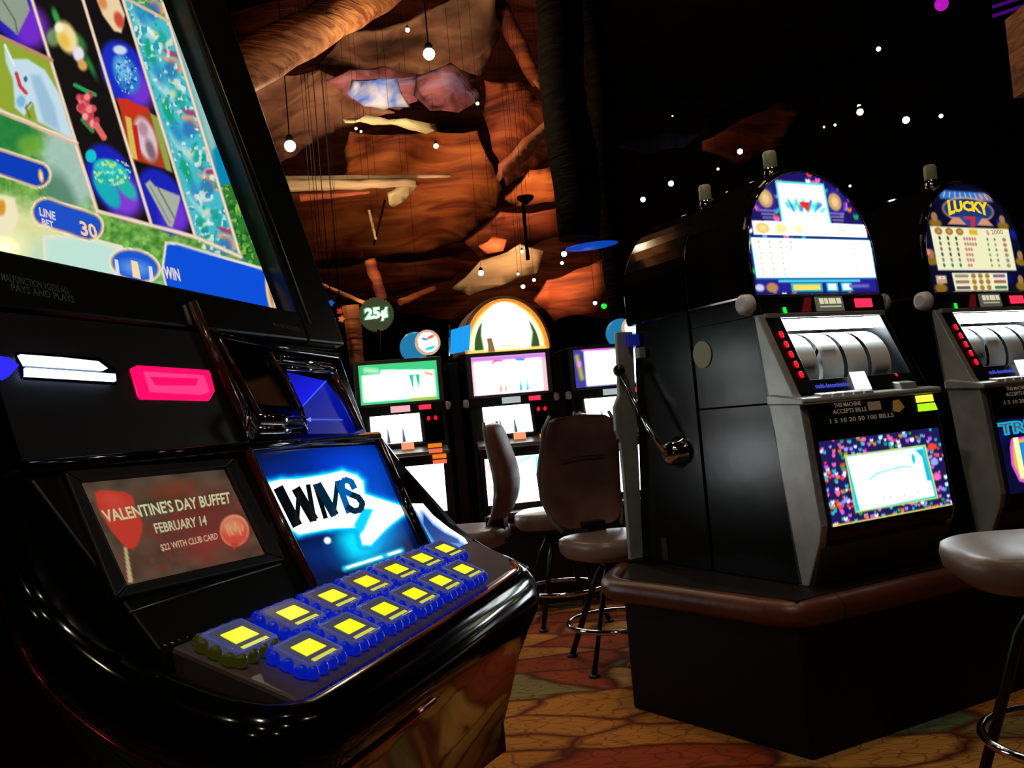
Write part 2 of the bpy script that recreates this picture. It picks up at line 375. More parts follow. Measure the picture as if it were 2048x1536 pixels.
# ---- the game picture
nx, ny = 270, 250
Sg, Vg = np.meshgrid(np.linspace(0, 1, nx), np.linspace(0, 1, ny))
P = (np.array(BL)*((1-Sg)*(1-Vg))[..., None]+np.array(BR)*(Sg*(1-Vg))[..., None]+np.array(TR)*(Sg*Vg)[..., None]+np.array(TL)*((1-Sg)*Vg)[..., None])
Q = P-np.array(CP); zz = Q@np.array(CF); X = 1024+F*(Q@np.array(CR))/zz; Y = 768-F*(Q@np.array(CU))/zz
p = Pic(X, Y, hx('6E9A63'))
fol = vnoise(X/9, Y/9, 1)*.6+vnoise(X/4, Y/4, 2)*.4
p.C = np.stack([.18+.42*fol, .42+.4*fol, .12+.28*fol], -1)
p.ell(60, 480, 130, 70, hx('E9E6A8'), 20, 60, .9); p.ell(150, 540, 150, 45, hx('B9D9C4'), 12, 40, .8)
p.ell(140, 330, 55, 90, hx('A9C6C3'), -15, 30, .9); p.ell(120, 400, 30, 60, hx('4C7A62'), -20, 20, .8)
p.ell(20, 265, 55, 40, hx('1E7A3C'), 20, 20, .85); p.ell(60, 290, 25, 20, hx('6FA93A'), 0, 14, .8)
p.ell(5, 500, 45, 38, hx('FFF6B8'), 0, 40, 1); p.ell(5, 500, 22, 18, (1.3, 1.25, .9), 0, 24, 1)
# right landscape strip
p.poly([(337, 30), (350, 30), (430, 200), (520, 470), (575, 640), (520, 640), (470, 480)], hx('2E86A8'), 6)
p.poly([(345, 60), (372, 70), (425, 240), (440, 330), (418, 300), (380, 180)], hx('8FC2BE'), 16)
p.poly([(365, 30), (400, 60), (450, 230), (480, 360), (455, 330), (415, 190), (380, 90)], hx('0A5C86'), 12, .9)
p.poly([(425, 300), (450, 280), (480, 365), (440, 370)], hx('0088B4'), 8)
p.poly([(442, 372), (486, 362), (545, 560), (480, 512)], hx('2C7A2E'), 8)
p.speck(((X > 440) & (Y > 370) & (X > 440+(Y-370)*.27)).astype(float), [hx('5FA23C'), hx('8CC04C'), hx('1B5A22')], 7, .5, .9)
p.poly([(430, -80), (330, 20), (345, 35), (470, 110)], hx('08282E'), 14)
# reels
p.poly([(-80, -200), (64, 0-60), (194, 422), (-80, 330)], hx('0A0A12'), 2, .0)
p.poly([(40, -90), (140, -80), (303, 450), (194, 424)], hx('14100F'))
p.poly([(140, -80), (225, -75), (391, 474), (303, 450)], hx('110E10'))
p.poly([(-60, -90), (45, -80), (103, 119), (-60, 52)], hx('0B0B16'))
p.ell(30, 25, 44, 70, hx('2C1FB0'), -25, 10); p.ell(62, 55, 34, 42, hx('7A2CCF'), -20, 22, .9); p.poly([(-20, -20), (50, -12), (60, 20), (35, 70), (0, 40)], hx('8F9E8A'), 3)
p.line([(5, 0), (30, 40), (35, 66)], 1.2, hx('4C5A4C'))
# horse card
p.poly([(-60, 45), (103, 122), (153, 286), (-60, 200)], hx('8FA632'))
p.poly([(8, 92), (22, 118), (55, 118), (90, 140), (120, 190), (148, 280), (75, 243), (66, 205), (48, 232), (30, 215), (26, 160), (12, 125)], hx('C4DCE8'), 4)
p.poly([(60, 150), (80, 150), (110, 215), (120, 262), (88, 246)], hx('9DBFD6'), 8); p.ell(42, 203, 9, 12, hx('7DB4D0'), 0, 5)
p.line([(33, 147), (40, 172), (52, 186)], 3.6, hx('C83A3A')); p.ell(51, 158, 4, 6, hx('2E6A86')); p.line([(10, 90), (28, 130)], 2, hx('E8F2F6'))
p.line([(60, 235), (52, 215), (62, 205)], 2, hx('6A6A3A'))
# flower
p.ell(112, 33, 6, 18, hx('2F9A4A'), -20, 5); p.ell(180, 130, 5, 26, hx('237A38'), -25, 6); p.ell(107, 75, 14, 18, hx('8FC272'), 0, 8, .7); p.ell(160, 85, 9, 20, hx('3F8C46'), -30, 8, .8)
p.ell(134, 75, 19, 34, hx('F0D796'), -22, 8); p.ell(128, 82, 10, 18, hx('E9BE50'), -20, 8); p.ell(157, 108, 11, 16, hx('E9DDEB'), -10, 5); p.ell(165, 130, 9, 12, hx('D8A254'), -25, 5); p.ell(118, 55, 9, 10, hx('F7EFC9'), 0, 5)
# grapes
p.line([(150, 170), (190, 190)], 4, hx('2B9A58')); p.line([(165, 240), (185, 262)], 4, hx('238A48'))
for i in range(34):
    u = random.random(); v_ = random.random(); gx = 160+v_*30+(u-.5)*(40-22*v_); gy = 185+v_*68
    p.ell(gx, gy, 6, 7, random.choice([hx('D8505A'), hx('F08A86'), hx('C23A48'), hx('F2A09A')]), 0, 3)
p.line([(192, 250), (208, 275)], 6, hx('E06A62'))
# frog
p.ell(225, 360, 44, 78, hx('1B22B4'), -28, 8); p.ell(250, 395, 32, 40, hx('8B3BD6'), -20, 26, .95)
p.ell(182, 312, 11, 13, hx('12C4C8')); p.ell(222, 343, 38, 22, hx('1FC0C0'), 25, 5); p.ell(213, 378, 18, 44, hx('15AEB4'), -32, 5); p.ell(250, 372, 14, 34, hx('22B4A8'), -40, 6)
p.speck((np.hypot((X-225)/38, (Y-345)/26) < 1).astype(float), [hx('B9E06A'), hx('7DE0D0'), hx('E8E86A')], 5, .55)
# fish, vase, wizard, book on reel three
p.poly([(186, -20), (235, -10), (250, 30), (243, 66), (228, 62), (205, 30)], hx('E9CFA2'), 4); p.ell(238, 40, 9, 17, hx('C84A32'), -20, 5); p.ell(205, 5, 8, 14, hx('D88A50'), -20, 6)
p.ell(250, 148, 43, 72, hx('1A2BC0'), -25, 8); p.ell(278, 180, 26, 40, hx('7A34D0'), -25, 22, .9)
p.ell(252, 148, 24, 42, hx('2A78C8'), -25, 6); p.ell(240, 100, 14, 9, hx('C6DCE2'), 10, 4); p.ell(246, 140, 13, 26, hx('7CC4E8'), -25, 9, .8)
p.speck((np.hypot((X-252)/22, (Y-150)/38) < 1).astype(float), [hx('BFE4F4'), hx('0E3C98')], 4, .55, .8)
p.poly([(236, 200), (296, 214), (300, 226), (312, 232), (340, 320), (330, 338), (260, 318)], hx('A83A1C'), 3)
p.poly([(232, 196), (255, 198), (300, 222), (262, 236), (250, 240)], hx('C8301C')); p.poly([(300, 226), (318, 236), (345, 345), (332, 340)], hx('8FA048'), 4)
p.ell(292, 278, 20, 46, hx('D8C2CC'), -18, 6); p.ell(286, 258, 9, 16, hx('B48A98'), -15, 6); p.ell(301, 300, 8, 22, hx('6E4A58'), -18, 6, .8); p.poly([(250, 232), (262, 236), (276, 320), (262, 315)], hx('D8B850'), 3); p.poly([(264, 250), (274, 250), (284, 322), (276, 320)], hx('C02020'), 3)
p.ell(326, 402, 42, 72, hx('1B22B4'), -30, 8); p.ell(350, 430, 26, 36, hx('7A34D0'), -20, 22, .9)
p.poly([(290, 368), (300, 360), (310, 372), (360, 392), (360, 400), (345, 455), (336, 452)], hx('A8B0A0'), 3); p.line([(316, 376), (350, 438)], 1.5, hx('6A7468')); p.line([(300, 372), (340, 446)], 1.2, hx('7F897C'))
# reel four: stacked teal pattern
p.poly([(247, -6), (337, 42), (481, 512), (391, 474)], hx('46B8C8'))
inr = ((X > 250+(Y)*.305) & (X < 337+(Y-42)*.306)).astype(float)
for j in range(-1, 6):
    ox, oy = 262+j*36, 40+j*118
    p.ell(ox+38, oy+65, 8, 26, hx('12A276'), -22, 5); p.ell(ox+30, oy+20, 8, 34, hx('BFE2DA'), -40, 8, .8); p.ell(ox+62, oy+40, 10, 20, hx('1FA898'), -20, 7)
    p.ell(ox+20, oy-10, 9, 24, hx('2C86C0'), -20, 9, .8); p.poly([(ox+62, oy+58), (ox+92, oy+64), (ox+96, oy+76), (ox+74, oy+70)], hx('A8406A'), 3); p.poly([(ox+60, oy+72), (ox+88, oy+76), (ox+104, oy+100), (ox+98, oy+108)], hx('E8A070'), 4)
    p.ell(ox+80, oy+100, 14, 18, hx('2A6AB4'), 0, 9, .8); p.ell(ox+48, oy+30, 7, 8, hx('E6D8A0'), 0, 6, .7)
p.speck(inr, [hx('E9F4EC'), hx('1A8CB8'), hx('0E9C8A'), hx('F0DCC0')], 8, .58, .8)
p.poly([(232, -40), (250, -8), (390, 472), (376, 466)], hx('110E10'), 2, 0)
gold = hx('D9B998'); gd = hx('F4E4D6')
for ln in ([(24, -133), (64, 0), (194, 422)], [(120, -150), (166, 0), (303, 450)], [(240, -20), (391, 474)], [(325, 6), (337, 41), (480, 510)]): p.line(ln, 3.2, gold); p.line(ln, 1.3, gd)
p.line([(150, 286), (194, 422), (391, 474), (482, 514)], 4, gold); p.line([(150, 286), (194, 422), (391, 474), (482, 514)], 1.6, gd)
p.line([(-60, 45), (103, 120)], 4, hx('B88A68')); p.line([(-60, 200), (0, 222), (153, 287)], 4.5, gold); p.line([(-60, 196), (0, 219), (153, 284)], 1.6, gd); p.line([(247, -6), (337, 42)], 3, gold)
# meters
def pill(a, b, r, c): p.seg(*a, *b, r+6, hx('F6EAC8')); p.seg(*a, *b, r+3, hx('C99A6A')); p.seg(*a, *b, r, c)
pill((-60, 305), (76, 350), 21, hx('0B3CB8')); p.ell(82, 352, 5, 14, hx('E8B04C'), -10, 2); p.ell(82, 352, 2, 8, hx('F4EEDC'), -10, 2)
p.poly([(85, 470), (170, 470), (245, 492), (268, 540), (262, 590), (88, 548)], hx('F4E2C4')); p.poly([(90, 475), (170, 476), (240, 497), (262, 545), (255, 585), (94, 543)], hx('BFE3D6'), 14)
pill((92, 424), (178, 453), 24, hx('1C50C4'))
p.ell(270, 531, 53, 34, hx('F6F0DC'), 15); p.ell(270, 531, 50, 31, hx('C9A27A'), 15); p.ell(270, 531, 46, 28, hx('1A56D0'), 15); p.ell(270, 536, 30, 14, hx('6AA4EC'), 10, 16, .8)
p.poly([(-60, 375), (30, 395), (38, 440), (20, 470), (-60, 460)], hx('F0E6C0'), 6); p.ell(3, 415, 8, 16, hx('D8942C'), 0, 4)
p.poly([(330, 483), (352, 484), (560, 545), (620, 560), (640, 700), (350, 650), (322, 540)], hx('E6DCCB')); p.poly([(334, 489), (354, 490), (560, 551), (620, 566), (640, 700), (352, 650), (327, 540)], hx('0A4FD8'))
p.ell(541, 590, 8, 44, hx('E8C898'), -10, 3); p.ell(542, 590, 3, 24, hx('B98A50'), -10, 3)
db = MB(); grid_mesh(db, P, lina(p.C, 1.0))
PD = Pl(fg, 0, 0, 0, 1); 
def dq(pts): return pxs(PS, pts, -.0272)
text(db, dq([(80, 431), (112, 441), (110, 424), (78, 414)]), 'LINE', (.86, .8, .85), bold=.03); text(db, dq([(85, 450), (108, 457), (106, 443), (83, 436)]), 'BET', (.86, .8, .85), bold=.03)
text(db, dq([(163, 470), (198, 480), (190, 449), (158, 440)]), '30', (.95, .8, .62), bold=.03)
text(db, dq([(266, 554), (282, 558), (275, 524), (262, 520)]), '1', (1, .85, .62), bold=.05)
text(db, dq([(330, 556), (362, 563), (357, 538), (326, 531)]), 'WIN', (.9, .85, .8), bold=.03)
for a in (232, 300): text(db, dq([(a, 548+(a-232)*.2), (a+8, 550+(a-232)*.2), (a+4, 520+(a-232)*.2), (a-3, 518+(a-232)*.2)]), '1', (.85, .85, .95))
text(db, dq([(234, 573), (322, 588), (320, 579), (232, 564)]), 'BET PER LINE', (.9, .8, .72), bold=.02)
screen = disp('game_screen', db, bezel)

# ---- bill, ticket and glass section under the screen
part('bill_section_panel', MB().slab([PB.sv(.0, .008, .0015), PB.sv(.345, .008, .0015), PB.sv(.33, PB.L-.006, .0015), PB.sv(.0, PB.L-.006, .0015)], .004), mat('brown_black_matte_panel', (.09, .06, .06), .5))
m_ = MB()
for pts in (z3([(130, 795), (400, 815), (630, 840), (690, 885), (670, 895), (160, 860)], oy=460), z3([(165, 880), (740, 920), (745, 965), (170, 930)], oy=460)):
    m_.slab(pxs(PB, pts, .007), .005)
bill = part('bill_acceptor', MB().slab(pxs(PB, [(30, 700), (205, 712), (245, 745), (240, 770), (45, 758)], .004), .03), 'glass_dark', bevel=.004)
part('acceptor_light', m_, 'bluewhite', bill)
part('acceptor_wedge', MB().slab(pxs(PB, z3([(-40, 800), (60, 815), (125, 865), (55, 940), (-40, 900)], oy=460), .01), .02), emat('blue_wedge_lamp', (.18, .16, .95), 1.2), bill)
po = z3([(838, 885), (885, 862), (1335, 892), (1350, 910), (1380, 1030), (1345, 1090), (905, 1080), (890, 1065)], oy=460)
tk = part('ticket_slot', MB().slab(pxs(PB, po, .004), .01), 'pink', bevel=.003)
ri = z3([(925, 905), (1305, 930), (1345, 1035), (1290, 1052), (965, 1035)], oy=460); rj = z3([(965, 940), (1270, 950), (1255, 995), (1000, 992)], oy=460)
a_ = MB().slab(pxs(PB, ri, .0055), .003); part('slot_glow', a_, 'pink2', tk)
part('slot_mouth', MB().slab(pxs(PB, rj, .0065), .003), 'pink', tk)
# divider ridges
dv = MB()
for x0, y0, x1, y1, r in [(383, 605, 500, 880, .007), (398, 640, 512, 860, .005), (425, 655, 530, 850, .004)]:
    dv.tube([PB.px(x0, y0, .004), PB.px(x1, y1, .004)], r, 10)
part('divider_ridge', dv, 'gloss_brown')
part('cross_rail', MB().tube([PB.px(425, 668, .006), PB.px(540, 692, .006), PB.px(676, 712, .006)], .004, 8), 'gloss')
part('service_door', MB().slab(pxs(PB, [(450, 684), (538, 700), (600, 818), (502, 812)], .003), .02), 'glass_dark', bevel=.003)
cl = part('chrome_bracket', MB().slab(pxs(PB, [(503, 824), (600, 828), (612, 866), (508, 872)], .006), .02), 'brushed', bevel=.004)
part('bracket_roll', MB().tube([PB.px(512, 840, .006), PB.px(600, 843, .006)], .009, 20).tube([PB.px(514, 862, .006), PB.px(606, 861, .006)], .006, 16), 'chrome', cl)
part('bracket_arm', MB().tube([PB.px(495, 818, .015), PB.px(498, 840, .02), PB.px(489, 872, .012)], .004, 8), 'chrome', cl)
part('bracket_arm', MB().tube([PB.px(602, 818, .015), PB.px(606, 836, .02), PB.px(614, 866, .012)], .004, 8), 'chrome', cl)
part('slide_rail', MB().tube([PB.px(541, 704, .008), PB.px(600, 815, .008)], .003, 8), 'gloss_brown')
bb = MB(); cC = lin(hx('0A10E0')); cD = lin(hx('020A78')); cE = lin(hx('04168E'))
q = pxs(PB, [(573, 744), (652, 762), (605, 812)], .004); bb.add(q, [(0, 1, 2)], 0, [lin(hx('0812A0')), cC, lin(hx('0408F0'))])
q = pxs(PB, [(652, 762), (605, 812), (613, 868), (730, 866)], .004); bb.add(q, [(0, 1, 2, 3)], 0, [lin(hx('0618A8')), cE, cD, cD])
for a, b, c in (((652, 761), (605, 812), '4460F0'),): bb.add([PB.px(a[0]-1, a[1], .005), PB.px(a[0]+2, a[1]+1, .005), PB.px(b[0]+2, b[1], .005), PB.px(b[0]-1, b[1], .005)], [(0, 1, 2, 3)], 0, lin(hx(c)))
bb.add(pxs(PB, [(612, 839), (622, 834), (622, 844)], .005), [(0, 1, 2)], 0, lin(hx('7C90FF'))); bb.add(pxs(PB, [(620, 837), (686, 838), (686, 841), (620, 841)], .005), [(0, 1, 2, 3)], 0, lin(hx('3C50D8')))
gl = disp('blue_glass_panel', bb, root)
part('panel_top_clamp', MB().tube([PB.px(562, 716, .01), PB.px(610, 724, .01), PB.px(660, 733, .01)], .005, 10).tube([PB.px(570, 737, .008), PB.px(655, 742, .008)], .0035, 8), 'chrome', gl)
part('panel_hinge', MB().ball(PB.px(664, 742, .01), .008), 'chrome', gl)
part('panel_side_rail', MB().tube([PB.px(667, 748, .01), PB.px(692, 798, .012), PB.px(720, 860, .01)], .006, 10), 'gloss_brown', gl)
part('ledge_rail', MB().tube([fg(.0, -.207, 1.046), fg(.35, -.205, 1.046), fg(.69, -.207, 1.046)], .007, 10), 'gloss')
part('ledge_highlight_strip', MB().tube([PB.px(505, 896, .006), PB.px(620, 889, .006), PB.px(752, 885, .006)], .0022, 8), 'chrome')

# ---- lower panel: club display at the left, maker's panel at the right
part('lower_panel', MB().prism(fg, [(-.075, .86), (-.078, .886), (-.212, 1.047), (-.3, 1.04), (-.3, .86)], .0, .70), 'satin', bevel=.003)
S0 = [(160, 960), (453, 933), (537, 1107), (255, 1170)]
fr = MB(); outer = [(128, 940), (472, 915), (572, 1118), (232, 1196)]
for i in range(4):
    j = (i+1) % 4; fr.slab([PL_.px(*outer[i], .008), PL_.px(*outer[j], .008), PL_.px(*S0[j], .008), PL_.px(*S0[i], .008)], .01)
lf = part('club_display_frame', fr, 'matte', bevel=.002)
part('frame_highlight', MB().tube([PL_.px(258, 1226, .002), PL_.px(400, 1178, .002), PL_.px(562, 1128, .002)], .0012, 6), 'brushed', lf)
c4 = [np.array(PL_.px(x, y, .003)) for x, y in S0]
Sg, Vg = np.meshgrid(np.linspace(0, 1, 130), np.linspace(0, 1, 100))
P = c4[0]*((1-Sg)*(1-Vg))[..., None]+c4[1]*(Sg*(1-Vg))[..., None]+c4[2]*(Sg*Vg)[..., None]+c4[3]*((1-Sg)*Vg)[..., None]
Q = P-np.array(CP); zz = Q@np.array(CF); X = 1024+F*(Q@np.array(CR))/zz; Y = 768-F*(Q@np.array(CU))/zz
p = Pic(X, Y, hx('4A3C30')); n_ = vnoise(X/30, Y/22, 9); p.C = p.C*(.8+.45*n_[..., None])
p.ell(400, 1040, 90, 50, hx('6E2A24'), -15, 60, .8); p.ell(345, 980, 40, 14, hx('7A3420'), -10, 22, .8); p.ell(430, 1090, 60, 30, hx('8A302A'), -15, 34, .7); p.ell(290, 1125, 40, 20, hx('5A3428'), 0, 30, .6)
p.speck(((X > 240) & (Y > 970)).astype(float), [hx('7A2E24'), hx('5A4434')], 16, .6, .5)
lol = z3([(608, 400), (640, 384), (790, 395), (845, 420), (868, 500), (910, 590), (908, 660), (880, 735), (845, 765), (790, 740), (715, 650), (650, 545), (620, 480)])
p.poly([(x+3, y+3) for x, y in lol], hx('6A3A28'), 4); p.poly(lol, hx('B8382A'), 3); p.ell(225, 1000, 22, 14, hx('C8483A'), 20, 16, .7)
p.poly(z3([(792, 750), (812, 750), (852, 975), (822, 980)]), hx('B8A076'), 2)
p.ell(469, 1061, 29, 32, hx('E08A68'), 0, 3); p.ell(469, 1063, 26, 28, hx('C84A38'), 0, 6); p.poly([(460, 1085), (480, 1086), (468, 1100)], hx('B83A2E'), 3); p.ell(466, 1052, 20, 16, hx('D08A62'), 0, 14, .9)
for a_, b_, c_, e_ in ((450, 1050, 460, 1072), (455, 1048, 466, 1070), (462, 1052, 464, 1056), (470, 1046, 472, 1062), (478, 1056, 482, 1070), (484, 1050, 486, 1062)): p.seg(a_, b_, c_, e_, .8, hx('E8A884'), 3)
p.seg(468, 1080, 490, 1077, 2.5, hx('C04A3A'), 4)
d_ = MB(); grid_mesh(d_, P, lina(p.C, .95)); cr_ = (.74, .75, .58)
def lq(pts, o=.0036): return pxs(PL_, pts, o)
text(d_, lq([(212, 1045), (463, 1006), (458, 983), (201, 1020)]), "VALENTINE'S DAY BUFFET", cr_, bold=.022)
text(d_, lq([(313, 1067), (415, 1050), (411, 1030), (306, 1047)]), 'FEBRUARY 14', (.72, .7, .55), bold=.022)
text(d_, lq([(325, 1104), (437, 1080), (434, 1065), (319, 1089)]), '$22 WITH CLUB CARD', (.78, .6, .5), bold=.018)
disp('club_display', d_, lf)
# maker's panel
W4 = [(498, 905), (752, 889), (842, 1096), (632, 1186)]
c4 = [np.array(PL_.px(x, y, .003)) for x, y in W4]
Sg, Vg = np.meshgrid(np.linspace(0, 1, 150), np.linspace(0, 1, 140))
P = c4[0]*((1-Sg)*(1-Vg))[..., None]+c4[1]*(Sg*(1-Vg))[..., None]+c4[2]*(Sg*Vg)[..., None]+c4[3]*((1-Sg)*Vg)[..., None]
Q = P-np.array(CP); zz = Q@np.array(CF); X = 1024+F*(Q@np.array(CR))/zz; Y = 768-F*(Q@np.array(CU))/zz
p = Pic(X, Y, hx('02103C')); k4 = lambda pts: z3(pts, ox=460)
p.ell(690, 925, 90, 40, hx('0038C8'), 0, 50, .9); p.ell(745, 1000, 60, 80, hx('0052D8'), -20, 70, .8); p.ell(560, 960, 50, 40, hx('0030A0'), 0, 40, .6)
p.ell(730, 1080, 60, 44, hx('00A8F0'), -20, 50, .95); p.ell(715, 1085, 34, 30, hx('00DCF8'), 0, 34, .95); p.ell(640, 1110, 40, 26, hx('012A78'), 0, 34, .7)
hal = k4([(228, 340), (330, 318), (430, 315), (600, 290), (720, 262), (810, 290), (850, 330), (860, 410), (1125, 495), (1130, 525), (1010, 620), (900, 735), (850, 735), (835, 680), (850, 620), (640, 630), (440, 668), (400, 640)])
p.line(hal, 7, hx('0090F0'), 14, .9, True); p.line(hal, 4, hx('10D8FF'), 6, 1, True)
p.poly(hal, (1.25, 1.3, 1.3), 3); p.poly(k4([(850, 500), (920, 505), (855, 650), (830, 660), (790, 610)]), hx('08C8F4'), 6)
p.seg(690, 1137, 765, 1113, 5, hx('20E0FF'), 8); p.seg(695, 1135, 762, 1114, 2.2, (1.3, 1.3, 1.3)); p.seg(775, 1110, 803, 1101, 5, hx('20E0FF'), 8); p.seg(778, 1109, 800, 1102, 2.2, (1.3, 1.3, 1.3))
p.ell(655, 1081, 7, 7, (1, 1, 1), 0, 4)
d_ = MB(); grid_mesh(d_, P, lina(p.C, 1.15))
def bar(mb, pts, w, col, off=.0042):          # one bold stroke of a letter
    for (x0, y0), (x1, y1) in zip(pts[:-1], pts[1:]):
        l = math.hypot(x1-x0, y1-y0); nx_, ny_ = -(y1-y0)/l*w, (x1-x0)/l*w; ex, ey = (x1-x0)/l*w*.3, (y1-y0)/l*w*.3
        mb.add(pxs(PL_, k4([(x0-nx_-ex, y0-ny_-ey), (x1-nx_+ex, y1-ny_+ey), (x1+nx_+ex, y1+ny_+ey), (x0+nx_-ex, y0+ny_-ey)]), off), [(0, 1, 2, 3)], 0, col)
K = lin((.015, .03, .04)); K2 = lin((0, .14, .24)); K3 = lin((.0, .36, .66))
bar(d_, [(312, 375), (428, 605)], 33, K); bar(d_, [(428, 605), (440, 400)], 15, K); bar(d_, [(425, 380), (535, 570)], 30, K); bar(d_, [(540, 580), (500, 352)], 15, K)
bar(d_, [(545, 350), (612, 562)], 15, K); bar(d_, [(560, 352), (668, 540)], 28, K2); bar(d_, [(662, 545), (688, 332)], 15, K2); bar(d_, [(690, 330), (762, 525)], 20, K3)
arc = [(795, 372), (775, 330), (735, 318), (715, 345), (722, 385), (770, 410), (820, 430), (848, 468), (835, 510), (795, 520), (752, 492)]
bar(d_, arc[:6], 19, K3, .0046); bar(d_, arc[5:], 19, K2, .0046)
mp_ = disp('maker_logo_panel', d_, root)
rl = MB().tube([PL_.px(494, 900, .006), PL_.px(560, 1040, .006), PL_.px(634, 1190, .006)], .0065, 10)
part('panel_left_rail', rl, 'gloss_brown', mp_)
part('panel_right_rail', MB().tube([PL_.px(757, 886, .006), PL_.px(800, 985, .007), PL_.px(848, 1092, .006)], .009, 10), 'gloss', mp_)
# side wing; the logo panel's reflection is painted on as a glowing crescent
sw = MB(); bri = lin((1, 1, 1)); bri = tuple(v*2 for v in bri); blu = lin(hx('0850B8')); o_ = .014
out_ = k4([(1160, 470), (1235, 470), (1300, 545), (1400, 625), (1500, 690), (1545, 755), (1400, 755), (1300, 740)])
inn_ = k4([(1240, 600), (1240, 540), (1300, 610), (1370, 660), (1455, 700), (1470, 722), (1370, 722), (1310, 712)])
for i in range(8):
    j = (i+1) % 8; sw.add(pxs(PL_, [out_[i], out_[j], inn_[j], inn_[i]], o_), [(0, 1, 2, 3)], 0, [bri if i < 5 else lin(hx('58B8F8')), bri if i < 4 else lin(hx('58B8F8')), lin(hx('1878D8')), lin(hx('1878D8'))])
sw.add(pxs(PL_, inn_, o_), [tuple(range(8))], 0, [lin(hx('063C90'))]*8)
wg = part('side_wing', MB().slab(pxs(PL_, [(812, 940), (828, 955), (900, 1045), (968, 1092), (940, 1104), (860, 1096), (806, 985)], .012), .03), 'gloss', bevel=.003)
disp('side_wing_reflection', sw, wg)

# ---- button deck
dk = part('button_deck', MB().slab([PK.sv(.03, .0), PK.sv(.665, .0), PK.sv(.68, PK.L-.002), PK.sv(.015, PK.L-.002)], .03), 'deck', bevel=.004)
sp = MB(); sh = MB()
for i, (x, y) in enumerate([(314, 1266), (328, 1259), (343, 1253), (358, 1247), (313, 1282), (328, 1275), (343, 1269), (357, 1264), (327, 1292), (341, 1287), (355, 1281), (369, 1275)]):
    sp.ball(PK.px(x, y, .001), .0034, n=8, sc=(1, .8, .5))
for i in range(10): sh.ball(PK.px(505+(i % 4)*14+(i//4)*3, 1208-(i % 4)*5+(i//4)*10, .0), .003, n=8, sc=(1, 1, .4))
part('speaker_grille', sp, 'chrome', dk); part('speaker_grille', sh, 'matte', dk)
btn = [(.062, -.047, 0)]+[(.149+.0785*i, -.047, 1) for i in range(6)]+[(.098+.078*i, -.0005, 1) for i in range(6)]
for s_, t_, blue in btn:
    v_ = (.04-t_)/.12*PK.L; hw, hv = .0335, .0235
    B = lambda a, b, o: PK.sv(s_+a, v_+b, o)
    def ring(w_, h_, o0, o1, c=.006, mi=0):
        pts = [(-w_+c, -h_), (w_-c, -h_), (w_, -h_+c), (w_, h_-c), (w_-c, h_), (-w_+c, h_), (-w_, h_-c), (-w_, -h_+c)]
        return MB().slab([B(a, b, o1) for a, b in pts], o1-o0, n=PK.n, mi=mi)
    sk = ring(hw, hv, .0, .005)
    for k in range(4):
        for sg in (-1, 1): sk.ball(B(-hw*.75+hw*.5*k, sg*hv*.93, .005), .0068, n=10)
    for k in (-1, 0, 1):
        for sg in (-1, 1): sk.ball(B(sg*hw*.95, k*hv*.62, .005), .0066, n=10)
    b0 = part('button', sk, 'blueclear' if blue else 'olive', dk); ORG[b0.name] = ORG[root.name]
    cp = ring(hw-.003, hv-.002, .005, .0125, .004); cp.tube([B(a, b, .0126) for a, b in ((-hw+.005, -hv+.004), (hw-.005, -hv+.004), (hw-.005, hv-.004), (-hw+.005, hv-.004))], .0009, 6, mi=3, closed=True)
    cp.slab([B(a, b, .0131) for a, b in ((-.017, -.0085), (.017, -.0085), (.016, .0095), (-.016, .0095))], .001, n=PK.n, mi=1)
    cp.slab([B(a, b, .0131) for a, b in ((-.019, -.0195), (.019, -.0195), (.019, -.0145), (-.019, -.0145))], .001, n=PK.n, mi=2)
    k_ = cp.build('button_cap', ['clear', 'yellow', 'yellow_dim', 'capedge'], None, loc=ORG[root.name]); k_.parent = b0; k_.location = (0, 0, 0)

# ---- glossy bolster swept round the deck
def catmull(P, n):
    P = [P[0]]+P+[P[-1]]; out = []
    for i in range(1, len(P)-2):
        a, b, c, d = [np.array(P[i+k]) for k in (-1, 0, 1, 2)]
        for j in range(n):
            t = j/n; out.append(.5*((2*b)+(c-a)*t+(2*a-5*b+4*c-d)*t*t+(3*b-a-3*c+d)*t**3))
    out.append(np.array(P[-2])); return out
path = catmull([(-.004, -.232, 1.06), (-.004, -.212, 1.0), (-.006, -.175, .925), (-.008, -.11, .876), (-.008, -.04, .848), (.0, .012, .834), (.025, .036, .829), (.07, .042, .828), (.3, .046, .829), (.56, .042, .831), (.625, .032, .833), (.665, .0, .842), (.682, -.05, .864), (.692, -.11, .91), (.698, -.165, .975), (.702, -.215, 1.045)], 6)
sec = [(-.03, -.03), (-.026, -.002), (-.014, .006), (.0, .007), (.014, .001), (.024, -.012), (.029, -.03), (.026, -.05), (.012, -.075), (-.02, -.115), (-.06, -.165), (-.1, -.21), (-.1, -.25)]
V = []; 
for i, q in enumerate(path):
    d = path[min(i+1, len(path)-1)]-path[max(i-1, 0)]; k = min(1, max(0, (abs(d[0])*3+.35))); d2 = np.array([-d[1], d[0]]); d2 = d2/max(1e-6, np.linalg.norm(d2))
    for o, z in sec:
        oo = o if o > 0 else o*(k if z < -.06 else 1); V.append(fg(q[0]+d2[0]*oo, q[1]+d2[1]*oo, q[2]+z))
n = len(sec); bo = MB(); bo.add(V, [(i*n+j, i*n+j+1, (i+1)*n+j+1, (i+1)*n+j) for i in range(len(path)-1) for j in range(n-1)], smooth=True)
bo.add([V[j] for j in range(n)]+[V[(len(path)-1)*n+j] for j in range(n)], [tuple(range(n)), tuple(range(2*n-1, n-1, -1))])
rim = part('deck_bolster', bo, 'gloss')
tr = [V[i*n+7]+(V[i*n+7]-V[i*n+3])*.02 for i in range(2, int(len(path)*.52))]
